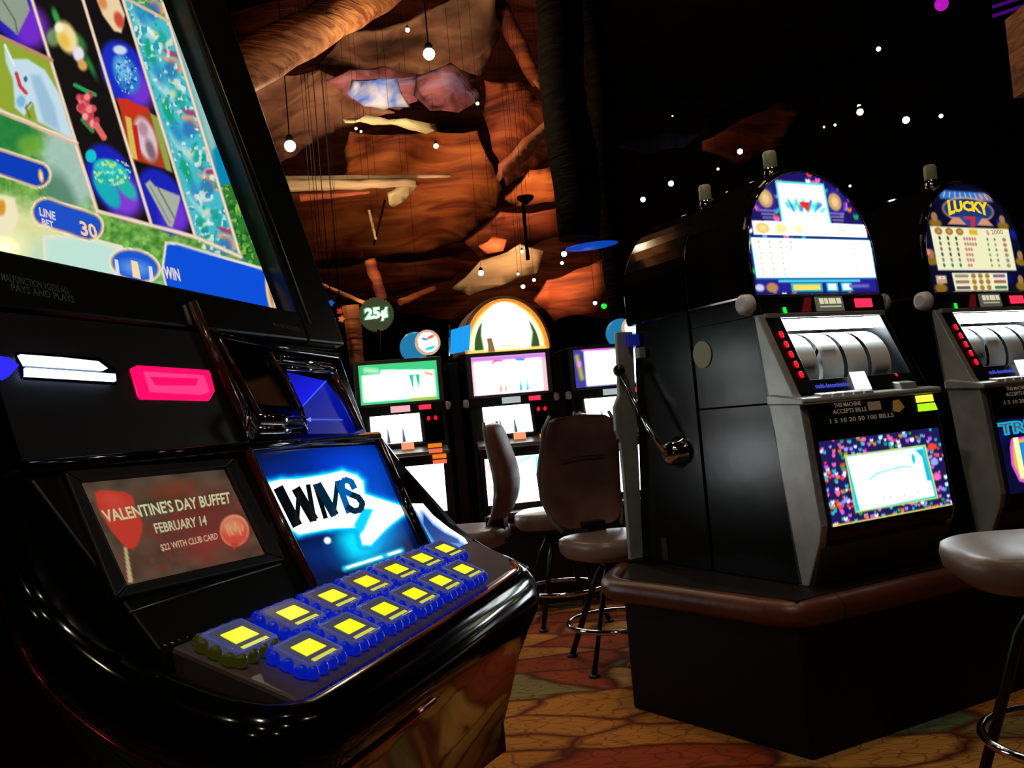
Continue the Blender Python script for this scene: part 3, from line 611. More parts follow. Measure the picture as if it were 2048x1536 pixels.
part('bolster_trim', MB().tube(tr, .0028, 8), mat('red_chrome_trim', (.75, .2, .16), .15, 1), rim)

# ================================================================== the bank of round-top reel machines at the right
mc = Frame((.8512, 2.8355, 0), 62); ZB = .46; WM = .62
class Sub(Frame):      # the same frame moved along the row
    def __init__(s, f, a, t=0): s.o = f(a, t, 0); s.U = f.U; s.N = f.N; s.Z = f.Z
def arch_pts(s0, s1, z0, zc, n=18, flat=1.0):
    r = (s1-s0)/2; c = (s0+s1)/2
    return [(s0, z0), (s1, z0)]+[(c+r*math.cos(math.pi*i/n), zc+r*flat*math.sin(math.pi*i/n)) for i in range(n+1)]
def extr(mb, fr, pts, tf, tb, mi=0):
    """outline in (s,z); tf(z) gives the front depth, tb the back depth"""
    n = len(pts); A = [fr(a, tf(z), z) for a, z in pts]; B = [fr(a, tb, z) for a, z in pts]
    return mb.add(A+B, [tuple(range(n)), tuple(range(2*n-1, n-1, -1))]+[(i, i+n, (i+1) % n+n, (i+1) % n) for i in range(n)], mi)
def heart(p, x, y, r, c):
    p.ell(x-r*.45, y, r*.5, r*.8, c, 20, r*.5); p.ell(x+r*.45, y, r*.5, r*.8, c, -20, r*.5)
CONF = [hx(c) for c in ('E0402C', '18A04A', 'C85AE0', '8A9AF0', '20B8C8', 'E8E8FF', 'F060B0', 'F07030')]
def top_pic_white(S, Z):
    p = Pic(S, Z, hx('1A1470')); w_ = (1.5, 1.55, 1.55)
    p.C[:] = hx('191258'); 
    r_ = random.Random(3)
    for i in range(150):
        a = r_.random()*.6; b = 1.39+r_.random()*.43; heart(p, a, b, .009+.005*r_.random(), r_.choice(CONF))
    p.poly([(.02, 1.40), (.58, 1.40), (.58, 1.45), (.02, 1.45)], hx('201A80'), .01)
    for cx in (.115, .44):
        p.ell(cx, 1.715, .048, .052, hx('2A2080'), 0, .02); p.ell(cx, 1.72, .032, .032, hx('B89058'), 0, .008); p.ell(cx, 1.72, .016, .018, hx('D8B480'), 0, .01)
        for k in range(5): p.seg(cx-.032+.004*k, 1.678-k*.012, cx+.036-.004*k, 1.678-k*.012, .003, hx('8A80B0'), .004, .8)
    p.poly([(.17, 1.60), (.41, 1.60), (.40, 1.785), (.17, 1.785)], hx('60D0C8'), .006); p.poly([(.18, 1.60), (.40, 1.60), (.39, 1.775), (.18, 1.775)], w_, .006)
    for i in range(16): p.ell(.21+i*.011, 1.70+.012*math.sin(i*2), .008, .02, [hx('1C9AC8'), hx('28B060'), hx('2850C8'), hx('20C0C0')][i % 4], 30-i*6, .008, .85)
    p.poly([(.265, 1.715), (.315, 1.715), (.305, 1.68), (.275, 1.70)], hx('D82820'), .006)
    p.poly([(.04, 1.595), (.575, 1.595), (.575, 1.64), (.04, 1.64)], w_, .005)
    for i in range(4): p.ell(.082+.082*i, 1.617, .033, .021, hx('D8B468'), 0, .008, 1-.18*i); p.ell(.082+.082*i, 1.617, .018, .011, hx('E8D090'), 0, .006, .8-.15*i)
    p.seg(.44, 1.617, .475, 1.617, .005, hx('D8B0A0'), .006)
    p.poly([(.02, 1.445), (.59, 1.445), (.59, 1.585), (.02, 1.585)], hx('20B0B8'), .01); p.poly([(.025, 1.45), (.585, 1.45), (.585, 1.582), (.025, 1.582)], w_, .005)
    for r0 in range(7):
        for c0 in range(4):
            if c0 < 3 or r0 in (0, 1): p.ell(.055+c0*.048, 1.57-r0*.0185, .006, .0065, hx('8A6A30') if r0 in (0,) else hx('8A8058'), 0, .005, .8)
        if r0 != 2: 
            for k in range(3): p.ell(.235+k*.02, 1.57-r0*.0185, .006, .005, hx('E08878'), 0, .005, .75 if r0 < 2 else .45)
        p.ell(.50, 1.57-r0*.0185, .010, .006, hx('D07860'), 0, .006, .7)
        if r0 == 3:
            for k in range(4): p.ell(.345+k*.04, 1.57-r0*.0185, .003, .003, hx('404040'), 0, .003)
    p.seg(.12, 1.437, .50, 1.437, .004, hx('50D0E0'), .006)
    p.poly([(.17, 1.40), (.315, 1.40), (.315, 1.43), (.17, 1.43)], hx('20A8A8'), .005); p.poly([(.18, 1.406), (.305, 1.406), (.305, 1.424), (.18, 1.424)], hx('E8C850'), .004)
    for a in (.335, .405): p.poly([(a, 1.40), (a+.055, 1.40), (a+.055, 1.43), (a, 1.43)], hx('20B8B8'), .004); p.poly([(a+.008, 1.405), (a+.047, 1.405), (a+.047, 1.426), (a+.008, 1.426)], hx('E8FFFF'), .004)
    p.ell(.085, 1.415, .026, .016, hx('A87848'), 0, .006); p.ell(.03, 1.415, .02, .012, hx('B8B8D8'), 0, .006); p.seg(.45, 1.418, .54, 1.418, .006, hx('6058A8'), .008)
    p.ell(-.005, 1.545, .012, .014, (1.4, .9, .9), 0, .01)
    return p
def top_pic_lucky(S, Z):
    p = Pic(S, Z, hx('0A0C2A')); cr = hx('F6F4C8')
    r_ = random.Random(5)
    for i in range(40): p.ell(r_.random()*.6, 1.38+r_.random()*.45, .012+.015*r_.random(), .02, r_.choice([hx('1020A0'), hx('0C1470'), hx('1828C0'), hx('060818')]), r_.random()*90, .02, .8)
    p.poly([(.14, 1.755), (.46, 1.755), (.45, 1.79), (.15, 1.79)], hx('3A78C8'), .01); p.poly([(.36, 1.757), (.46, 1.757), (.45, 1.785), (.38, 1.785)], hx('C87868'), .02, .7)
    for i in range(9): p.seg(.165+i*.033, 1.765, .175+i*.03, 1.782, .004, hx('B8D0F0'), .004, .8)
    p.ell(.30, 1.715, .155, .052, hx('E8A880'), 0, .006); p.ell(.30, 1.715, .148, .046, hx('1A3C78'), 0, .006)
    p.poly([(.2, 1.685), (.40, 1.685), (.44, 1.655), (.16, 1.655)], hx('D89878'), .006); p.poly([(.23, 1.69), (.38, 1.69), (.33, 1.65), (.28, 1.65)], hx('2848A0'), .006)
    p.poly([(.265, 1.69), (.335, 1.69), (.32, 1.648), (.295, 1.648), (.305, 1.678), (.265, 1.678)], hx('D83030'), .005)
    for a, b in ((.09, 1.665), (.50, 1.665), (.035, 1.52), (.575, 1.52), (.06, 1.415), (.55, 1.42)):
        p.ell(a, b-.008, .036, .018, hx('8A6A20'), 0, .008); p.ell(a, b+.018, .018, .018, hx('A87A50'), 0, .006)
    p.ell(.02, 1.545, .012, .012, hx('F88888'), 0, .008)
    p.poly([(.06, 1.475), (.535, 1.475), (.53, 1.645), (.055, 1.645)], cr, .005)
    for i in range(3): p.ell(.10+.062*i, 1.627, .022, .014, hx('A87030'), 0, .004); p.ell(.10+.062*i, 1.627, .012, .007, hx('C89858'), 0, .004)
    p.poly([(.28, 1.617), (.33, 1.617), (.33, 1.637), (.28, 1.637)], hx('E8B828'), .003)
    for r0 in range(6):
        for c0 in range(3): p.ell(.10+.048*c0, 1.60-.021*r0, .0065, .008, [hx('3A3A20'), hx('5A6A4A'), hx('7A5A68'), hx('4A4A4A'), hx('8A7A6A'), hx('1A7A78')][r0], 20, .004)
        for k in range(5 if r0 < 2 else 3 if r0 < 5 else 2): p.ell(.245+.016*k, 1.60-.021*r0, .006, .007, hx('C06868'), 30, .004, .85)
        for k in range(2): p.ell(.385+.045*k, 1.60-.021*r0, .006, .006, hx('7A8A5A') if r0 % 2 else hx('4A5A3A'), 0, .005, .8)
        p.ell(.49, 1.60-.021*r0, .012, .008, hx('B06A58') if r0 < 3 else hx('8A8A78'), 0, .005, .85)
    p.poly([(.14, 1.395), (.46, 1.395), (.47, 1.465), (.135, 1.465)], cr, .005)
    for r0 in range(3):
        p.seg(.155, 1.453-.023*r0, .225, 1.453-.023*r0, .006, [hx('9A9080'), hx('A07860'), hx('6A5070')][r0], .004); p.seg(.385, 1.453-.023*r0, .45, 1.453-.023*r0, .006, [hx('8A5A98'), hx('A8605A'), hx('4A7858')][r0], .004)
        for k in range(3): p.ell(.26+.042*k, 1.453-.023*r0, .014, .010, hx('A8803A'), 0, .005)
    p.poly([(.04, 1.425), (.10, 1.425), (.10, 1.455), (.04, 1.455)], hx('C8A888'), .006)
    return p
def belly_pic_conf(S, V, w, h):
    p = Pic(S, V, hx('1C1650')); r_ = random.Random(8)
    for i in range(420):
        heart(p, r_.random()*w, r_.random()*h, .0055+.0035*r_.random(), r_.choice(CONF))
    p.poly([(.105, .03), (.495, .03), (.48, .21), (.10, .21)], hx('D8D840'), .004)
    p.poly([(.109, .034), (.489, .034), (.474, .206), (.105, .206)], hx('20B8C8'), .004); p.poly([(.128, .036), (.478, .042), (.463, .203), (.11, .203)], (1.5, 1.55, 1.55), .006)
    p.poly([(.42, .20), (.465, .2), (.478, .09), (.455, .09), (.45, .17)], hx('18A8C0'), .01); p.line([(.19, .125), (.23, .14), (.34, .15), (.39, .145)], .003, hx('38C0C8'), .006); p.ell(.41, .17, .01, .02, hx('20B8C0'), 0, .008)
    for a in (.24, .27, .34, .4): p.ell(a, .06, .008, .008, hx('B888D8'), 0, .008, .8)
    for k in (.255, .285): p.ell(k, .10, .005, .005, hx('A0A0C0'), 0, .005, .7)
    p.seg(.0, .003, w, .003, .003, hx('C8B850'), .004)
    for k in range(3): p.ell(w-.05, .2-.05*k, .02, .012, CONF[k*3 % 8], 0, .006)
    return p
def belly_pic_lucky(S, V, w, h):
    p = Pic(S, V, hx('0A0A30'))
    r_ = random.Random(9)
    for i in range(30): p.ell(r_.random()*w, r_.random()*h, .03, .02, r_.choice([hx('0C1468'), hx('120A48'), hx('080828')]), 0, .03, .7)
    ol = [(.06, .19), (.5, .205), (.53, .16), (.55, .1), (.5, .04), (.12, .02), (.06, .04), (.035, .1), (.045, .16)]
    p.poly(ol, hx('E060D8'), .004); p.poly([(x*.94+.018, y*.9+.011) for x, y in ol], hx('F0B840'), .004); p.poly([(x*.86+.042, y*.78+.024) for x, y in ol], hx('1A90D8'), .006)
    return p

def reel_machine(fr, label, group, kind, handle=False, rear=False):
    T = empty('reel_slot_machine', fr(WM/2, -.21, ZB), label, 'slot machine', group)
    P_ = lambda n, mb, m, p=None, **k: mb.build(n, m, p or T, **k)
    sgn = 1
    fb = MB().prism(fr, [(-.42, ZB), (0, ZB), (-.055, .93), (-.062, 1.035), (-.42, 1.035)], 0, WM)
    fb.prism(fr, [(-.42, 1.034), (-.06, 1.034), (-.094, 1.325), (-.42, 1.325)], 0, .022)
    fb.prism(fr, [(-.42, 1.034), (-.06, 1.034), (-.094, 1.325), (-.42, 1.325)], WM-.022, WM)
    fb.prism(fr, [(-.42, 1.03), (-.34, 1.03), (-.34, 1.33), (-.42, 1.33)], .02, WM-.02)
    fb.prism(fr, [(-.42, 1.32), (-.092, 1.32), (-.099, 1.385), (-.42, 1.385)], 0, WM)
    cab_ = P_('cabinet', fb, 'side', bevel=.004)
    tf = lambda z: -.098-(z-1.385)*.068
    P_('arched_head', extr(MB(), fr, arch_pts(-.012, .612, 1.38, 1.525, 22), lambda z: tf(z)+.006, -.42), 'gloss', bevel=.012, seg=3)
    # silver front trims and the door that stands forward of the cabinet
    tp = [(-.02, ZB), (.022, ZB), (.085, .60), (.098, .65), (.07, .95), (.06, 1.03), (.035, 1.06), (-.085, 1.325), (-.11, 1.325), (-.08, 1.06), (-.06, .95)]
    P_('side_trim', MB().prism(fr, tp, .0, .03), 'steel', bevel=.003)
    P_('side_trim', MB().prism(fr, tp, .597, .625), 'chrome', bevel=.003)
    dr = P_('belly_door', MB().prism(fr, [(-.03, .585), (.098, .60), (.108, .63), (.08, .95), (.07, 1.028), (-.03, 1.028)], .03, .597), 'satin', bevel=.004)
    P_('kick_panel', MB().prism(fr, [(-.03, ZB), (.03, ZB), (.078, .58), (.07, .598), (-.03, .598)], .012, .61), mat('grey_kick_panel', (.3, .29, .27), .42), bevel=.004)
    ld = P_('deck_ledge', MB().prism(fr, [(-.07, 1.03), (.082, 1.022), (.086, 1.032), (.08, 1.042), (-.05, 1.062), (-.07, 1.06)], -.01, .635), 'steel', bevel=.004)
    for i in range(5): P_('play_button', MB().prism(fr, [(.045, 1.042), (.078, 1.038), (.078, 1.05), (.045, 1.056)], .08+i*.048, .12+i*.048), 'white_plastic', ld, bevel=.002)
    P_('coin_slot', MB().prism(fr, [(.0, 1.045), (.07, 1.038), (.06, 1.066), (.0, 1.078)], .46, .54), 'steel', ld, bevel=.003)
    P_('slot_lamp', MB().ball(fr(.50, .012, 1.09), .011, n=10), 'red_led', ld)
    P_('white_card', MB().slab([fr(.27, .045, 1.055), fr(.345, .045, 1.055), fr(.34, .025, 1.115), fr(.272, .025, 1.115)], .004), emat('card_lamp', (.95, .97, 1), 1.3), ld)
    # reel window
    rec = MB(); tw = lambda z: .04-.13*(z-1.05)/.28
    rec.prism(fr, [(tw(1.06), 1.06), (tw(1.32), 1.32), (-.3, 1.32), (-.3, 1.06)], .03, .10); rec.prism(fr, [(tw(1.06), 1.06), (tw(1.32), 1.32), (-.3, 1.32), (-.3, 1.06)], .572, .597)
    rec.prism(fr, [(tw(1.055), 1.055), (tw(1.10), 1.10), (-.1, 1.06), (-.1, 1.05)], .10, .572)
    wf = P_('reel_window_frame', rec, mat('black_violet_frame', (.05, .045, .07), .4), bevel=.002)
    for i in range(5):
        z = 1.255-.034*i; P_('credit_digit', MB().tube([fr(.066+.001*i+.007*math.cos(a_), tw(z+.010*math.sin(a_))+.003, z+.010*math.sin(a_)) for a_ in (0, 1.05, 2.1, 3.14, 4.19, 5.2)], .0028, 6, closed=True).tube([fr(.060+.001*i, tw(z)+.003, z), fr(.073+.001*i, tw(z)+.003, z)], .0025, 6), 'red_led', wf)
    t_ = MB(); text(t_, [fr(.105, tw(1.07)+.004, 1.07), fr(.255, tw(1.07)+.004, 1.07), fr(.255, tw(1.085)+.004, 1.085), fr(.105, tw(1.085)+.004, 1.085)], 'multi-denomination', (.3, .34, .9), bold=.02); disp('blue_lettering', t_, wf)
    P_('lamp_tube', MB().tube([fr(.105, -.115, 1.292), fr(.565, -.115, 1.292)], .02, 12), 'tube', wf)
    for i in range(4):
        s0 = .108+i*.116; s1 = s0+.098; rd = .125; n = 28; V = []; C_ = []
        for j in range(n):
            a = 2*math.pi*j/n
            for q in range(5):
                sq = s0+(s1-s0)*q/4; V.append(fr(sq, -.165+rd*math.cos(a), 1.14+rd*math.sin(a)))
                dark = (j % 7 == (i*2) % 7) and q in (1, 2, 3); C_.append(lin((.25, .3, .4)) if dark and (i+j) % 2 == 0 else (lin((.5, .45, .38)) if dark else lin((.92, .95, .95))))
        mb = MB().add(V, [(j*5+q, j*5+q+1, ((j+1) % n)*5+q+1, ((j+1) % n)*5+q) for j in range(n) for q in range(4)], 0, C_, smooth=True)
        P_('reel', mb, 'art', wf, solid=False)
    P_('lamp_tube', MB().tube([fr(.12, -.022, 1.07), fr(.56, -.022, 1.07)], .006, 8), 'tube', wf)  # hidden second tube, added to whiten the lower reels
    P_('window_hood', MB().prism(fr, [(-.12, 1.318), (-.078, 1.312), (-.078, 1.328), (-.12, 1.332)], .03, .597), 'steel', bevel=.003)
    # strip under the glass
    st = P_('sign_strip', MB().prism(fr, [(-.12, 1.33), (-.086, 1.33), (-.092, 1.384), (-.12, 1.384)], .02, .605), 'matte', bevel=.002)
    P_('info_plate', MB().slab([fr(.27, -.081, 1.332), fr(.40, -.081, 1.332), fr(.40, -.089, 1.382), fr(.27, -.089, 1.382)], .004), emat('plate_lamp', (.45, .45, .38), .5), st)
    t_ = MB(); [t_.add([fr(a0, -.0815, 1.356), fr(a1, -.0815, 1.356), fr(a1, -.0855, 1.376), fr(a0, -.0855, 1.376)], [(0, 1, 2, 3)], 0, lin((.85, .82, .68))) for a0, a1 in ((.284, .305), (.308, .325), (.329, .362), (.366, .388))]; t_.add([fr(.284, -.081, 1.344), fr(.385, -.081, 1.344), fr(.385, -.082, 1.35), fr(.284, -.082, 1.35)], [(0, 1, 2, 3)], 0, lin((.65, .68, .58))); disp('plate_lettering', t_, st)
    P_('red_button', MB().slab([fr(.46, -.083, 1.342), fr(.545, -.083, 1.342), fr(.545, -.087, 1.374), fr(.46, -.087, 1.374)], .006), 'redlamp', st, bevel=.002)
    P_('green_lamp', MB().slab([fr(.118, -.08, 1.325), fr(.13, -.08, 1.325), fr(.13, -.085, 1.348), fr(.118, -.085, 1.348)], .004), 'green_led', st)
    P_('red_card', MB().slab([fr(.2, -.081, 1.332), fr(.24, -.081, 1.332), fr(.25, -.087, 1.38), fr(.225, -.087, 1.38)], .004), emat('red_card_lamp', (.45, .08, .1), .5), st)
    P_('side_cap', MB().lathe(fr(-.002, -.11, 1.362), -fr.U, [(.03, 0), (.036, .008), (.033, .034), (.02, .042)], 16), 'white_plastic')
    P_('side_cap', MB().lathe(fr(.622, -.13, 1.362), fr.U, [(.03, 0), (.036, .008), (.033, .034), (.02, .042)], 16), 'white_plastic')
    # top glass
    nx, nz = 150, 110
    S, Zg = np.meshgrid(np.linspace(0.008, .592, nx), np.linspace(1.392, 1.822, nz))
    Tg = np.array(fr.o)+np.array(fr.U)*S[..., None]+np.array(fr.N)*(-.0895-(Zg-1.385)*.068)[..., None]+np.array(fr.Z)*Zg[..., None]
    r = .294; ins = (Zg < 1.526) | (np.hypot(S-.3, Zg-1.526) < r); keep = ins[:-1, :-1] & ins[1:, 1:] & ins[1:, :-1] & ins[:-1, 1:]
    p = (top_pic_white if kind == 'white' else top_pic_lucky)(S, Zg)
    g = MB(); grid_mesh(g, Tg, lina(p.C, 1.35 if kind == 'white' else .95), keep)
    if kind == 'lucky':
        gp = lambda a, z: fr(a, -.088-(z-1.385)*.068, z)
        text(g, [gp(.175, 1.688), gp(.425, 1.688), gp(.42, 1.752), gp(.18, 1.752)], 'LUCKY', (1, .85, .12), bold=.05, warp=lambda u, v: (u, v*(1-.0)+.35*(1-v)*(1-(2*u-1)**2)))
        text(g, [gp(.385, 1.615), gp(.49, 1.62), gp(.488, 1.642), gp(.38, 1.637)], '$ 2000', (.7, .5, .45), bold=.02)
        text(g, [gp(.047, 1.44), gp(.093, 1.44), gp(.093, 1.452), gp(.047, 1.452)], '$2', (.95, .9, .8), bold=.02)
    gl_ = disp('top_glass', g, T)
    ra = [fr(a, tf(z)+.012, z) for a, z in arch_pts(.002, .598, 1.388, 1.526, 24)]
    P_('glass_rim', MB().tube(ra[1:]+[ra[0]], .0045, 6, closed=True), 'gloss', gl_)
    # belly glass
    PBy = Pl(fr, .109, .635, .0822, .935); s0, w, h = .035, .558, .262
    Pg, S, V, _, _ = plane_grid(PBy, s0, s0+w, .01, .01+h, 150, 80, .002)
    p = (belly_pic_conf if kind == 'white' else belly_pic_lucky)(S-s0, V-.01, w, h)
    g = MB(); grid_mesh(g, Pg, lina(p.C, 1.3 if kind == 'white' else 1.0))
    if kind == 'lucky':
        q = lambda a, v: PBy.sv(s0+a, .01+v, .003)
        text(g, [q(.0, .205), q(.36, .205), q(.36, .252), q(.0, .252)], 'TRIPLE', lin((.2, .85, .95)), bold=.09); g.c[-1] = g.c[-1]
        text(g, [PBy.sv(s0+.008, .221, .0036), PBy.sv(s0+.352, .221, .0036), PBy.sv(s0+.352, .256, .0036), PBy.sv(s0+.008, .256, .0036)], 'TRIPLE', (.35, .3, .28), bold=.0)
        text(g, [q(.07, .045), q(.52, .045), q(.52, .195), q(.07, .195)], 'LUCKY', (1, 1, .7), bold=.06)
    disp('belly_glass', g, dr)
    # bill strip
    t_ = MB(); q = lambda a, z: fr(a-.03, .083-(z-.95)*.13, z)
    for a, b, z, tx in ((.16, .28, 1.005, 'THIS MACHINE'), (.15, .30, .985, 'ACCEPTS BILLS'), (.13, .42, .957, '1 5 10 20 50 100 BILLS')): text(t_, [q(a, z), q(b, z), q(b, z+.014), q(a, z+.014)], tx, (.42, .36, .3), bold=.01)
    t_.add([q(.31, .985), q(.37, .985), q(.37, 1.013), q(.31, 1.013)], [(0, 1, 2, 3)], 0, lin((.32, .24, .18)))
    t_.add([q(.42, .975), q(.45, .97), q(.48, .985), q(.46, 1.012), q(.43, 1.01)], [(0, 1, 2, 3, 4)], 0, lin((.36, .26, .12)))
    disp('bill_lettering', t_, dr)
    P_('bill_light', MB().slab([q(.545, .995), q(.63, .995), q(.63, 1.018), q(.545, 1.018)], .004), emat('yellow_bill_lamp', (1, 1, .25), 1.5), dr, bevel=.001)
    P_('bill_light', MB().slab([q(.545, .965), q(.64, .965), q(.632, .99), q(.547, .99)], .004), emat('green_bill_lamp', (.65, 1, .1), 1.3), dr, bevel=.001)
    return T
M1 = reel_machine(mc, 'black round-top reel slot machine with a confetti-patterned blown-white glass, nearest corner of its stand', 'round-top slot machines on the padded stand', 'white')
M2 = reel_machine(Sub(mc, .87), 'black round-top reel slot machine with a yellow LUCKY glass at the right edge', 'round-top slot machines on the padded stand', 'lucky')
# badge on the side of the first machine
MB().lathe(mc(-.001, -.37, 1.226), -mc.U, [(.048, 0), (.048, .003)], 28, smooth=False).build('round_badge', 'badge', M1)
# the machine standing back to back with it
rb = Sub(mc, 0, -.43)
T = empty('reel_slot_machine', rb(WM/2, -.21, ZB), 'black slot machine with a chrome pull handle, backing onto the confetti-patterned one', 'slot machine', 'round-top slot machines on the padded stand')
c0 = MB().prism(rb, [(-.42, ZB), (0, ZB), (0, 1.385), (-.32, 1.385), (-.35, 1.2), (-.37, .93)], 0, WM).build('cabinet', 'side', T, bevel=.004)
extr(MB(), rb, arch_pts(-.012, .612, 1.38, 1.50, 22), lambda z: 0, -.37).build('arched_head', 'gloss', T, bevel=.012, seg=3)
fl = MB().slab([rb(-.06, -.43, .47), rb(.0, -.43, .47), rb(.0, -.36, 1.36), rb(-.075, -.36, 1.36), rb(-.075, -.38, 1.12), rb(-.10, -.385, 1.07), rb(-.10, -.39, .98), rb(-.08, -.395, .93), rb(-.075, -.40, .80)], .02, n=-rb.N).build('door_flange', 'steel', T, bevel=.003)
f_ = MB()
for x, y, r in ((1250, 868, .007), (1236, 880, .008), (1248, 906, .006), (1254, 925, .004)): 
    pt = hit(x, y, rb(0, -.388, 1), rb.N)
    f_.ball(pt, r, n=10)
f_.build('flange_screw', 'screw', T)
MB().slab([rb(-.045, -.31, 1.30), rb(-.002, -.30, 1.30), rb(-.002, -.30, 1.345), rb(-.045, -.31, 1.345)], .02, n=rb.N).build('small_display', emat('small_blue_display', (.08, .12, .5), .5), T, bevel=.002)
MB().box(rb, -.03, 0, -.3, -.27, 1.25, 1.29).build('lock_block', 'steel', T, bevel=.002)
MB().box(rb, -.004, .0, -.28, -.245, .475, .56).build('side_plate', 'screw', T)
pv = hit(1345, 906, rb(-.03, 0, 0), rb.U)
hb = MB().lathe(pv+rb.U*.035, -rb.U, [(.06, 0), (.06, .006), (.05, .018), (.046, .045), (.03, .062), (.008, .068)], 24).build('handle_hub', 'chrome', T)
kn = hit(1238, 741, rb(-.085, 0, 0), rb.U)
MB().tube([pv-rb.U*.03, pv.lerp(kn, .3)-rb.U*.035, kn], [.011, .0085, .006], 10).build('handle_shaft', 'chrome', hb)
MB().ball(kn, .024, n=16).build('handle_knob', 'gloss', hb)
# small service lights on top of the heads
CAND = [(.30, -.62, 'frosted service light on the rear machine with the pull handle'), (.30, -.26, 'frosted service light on top of the confetti machine'), (1.17, -.26, 'frosted service light on top of the LUCKY machine')]
for s_, t_0, lb in CAND:
    zt = 1.812 if t_0 < -.5 else 1.836; c = mc(s_, t_0, zt); r = .026
    T_ = empty('service_light', c, lb, 'light', 'service lights on the machine heads')
    MB().lathe(c, (0, 0, 1), [(r*1.1, -.004), (r, .02), (r*.95, .04)], 14).build('light_base', 'chrome', T_)
    MB().lathe(c+Vector((0, 0, .04)), (0, 0, 1), [(r*.95, 0), (r*.95, .05), (r*.8, .06), (0.002, .063)], 14).build('light_cap', mat('frosted_cap', (.55, .55, .45), .4, emit=(.45, .42, .25), es=.15), T_)
# the stand
sd = empty('machine_stand', mc(.9, -.4, 0), 'low dark stand with a padded brown top edge under the round-top machines', 'stand')
foot = [(-.165, .135), (2.6, .17), (2.6, -.88), (-.02, -.88), (-.27, -.60)]
def poly_prism(fr, pts, z0, z1): return extr_h(MB(), fr, pts, z0, z1)
def extr_h(mb, fr, pts, z0, z1, mi=0):
    n = len(pts); A = [fr(a, t, z0) for a, t in pts]; B = [fr(a, t, z1) for a, t in pts]
    return mb.add(A+B, [tuple(range(n-1, -1, -1)), tuple(range(n, 2*n))]+[(i, (i+1) % n, (i+1) % n+n, i+n) for i in range(n)], mi)
extr_h(MB(), mc, foot, 0, .40).build('plinth', 'plinth', sd, bevel=.01)
extr_h(MB(), mc, foot, .40, ZB).build('stand_top', 'plinth', sd)
rp = [mc(a, t, .417) for a, t in catmull([(2.6, .165), (1.2, .15), (.4, .14), (.0, .135), (-.10, .131), (-.155, .112), (-.178, .06), (-.19, .0), (-.235, -.35), (-.275, -.58), (-.268, -.66), (-.22, -.74), (-.06, -.89)], 5)]
MB().tube(rp, .042, 14).build('padded_edge', 'padrail', sd)
MB().tube([mc(-.02, .134+.0425*math.cos(a_), .417+.0425*math.sin(a_)) for a_ in [math.pi*k/12 for k in range(-8, 19)]], .0015, 6).build('edge_seam', 'screw', sd)

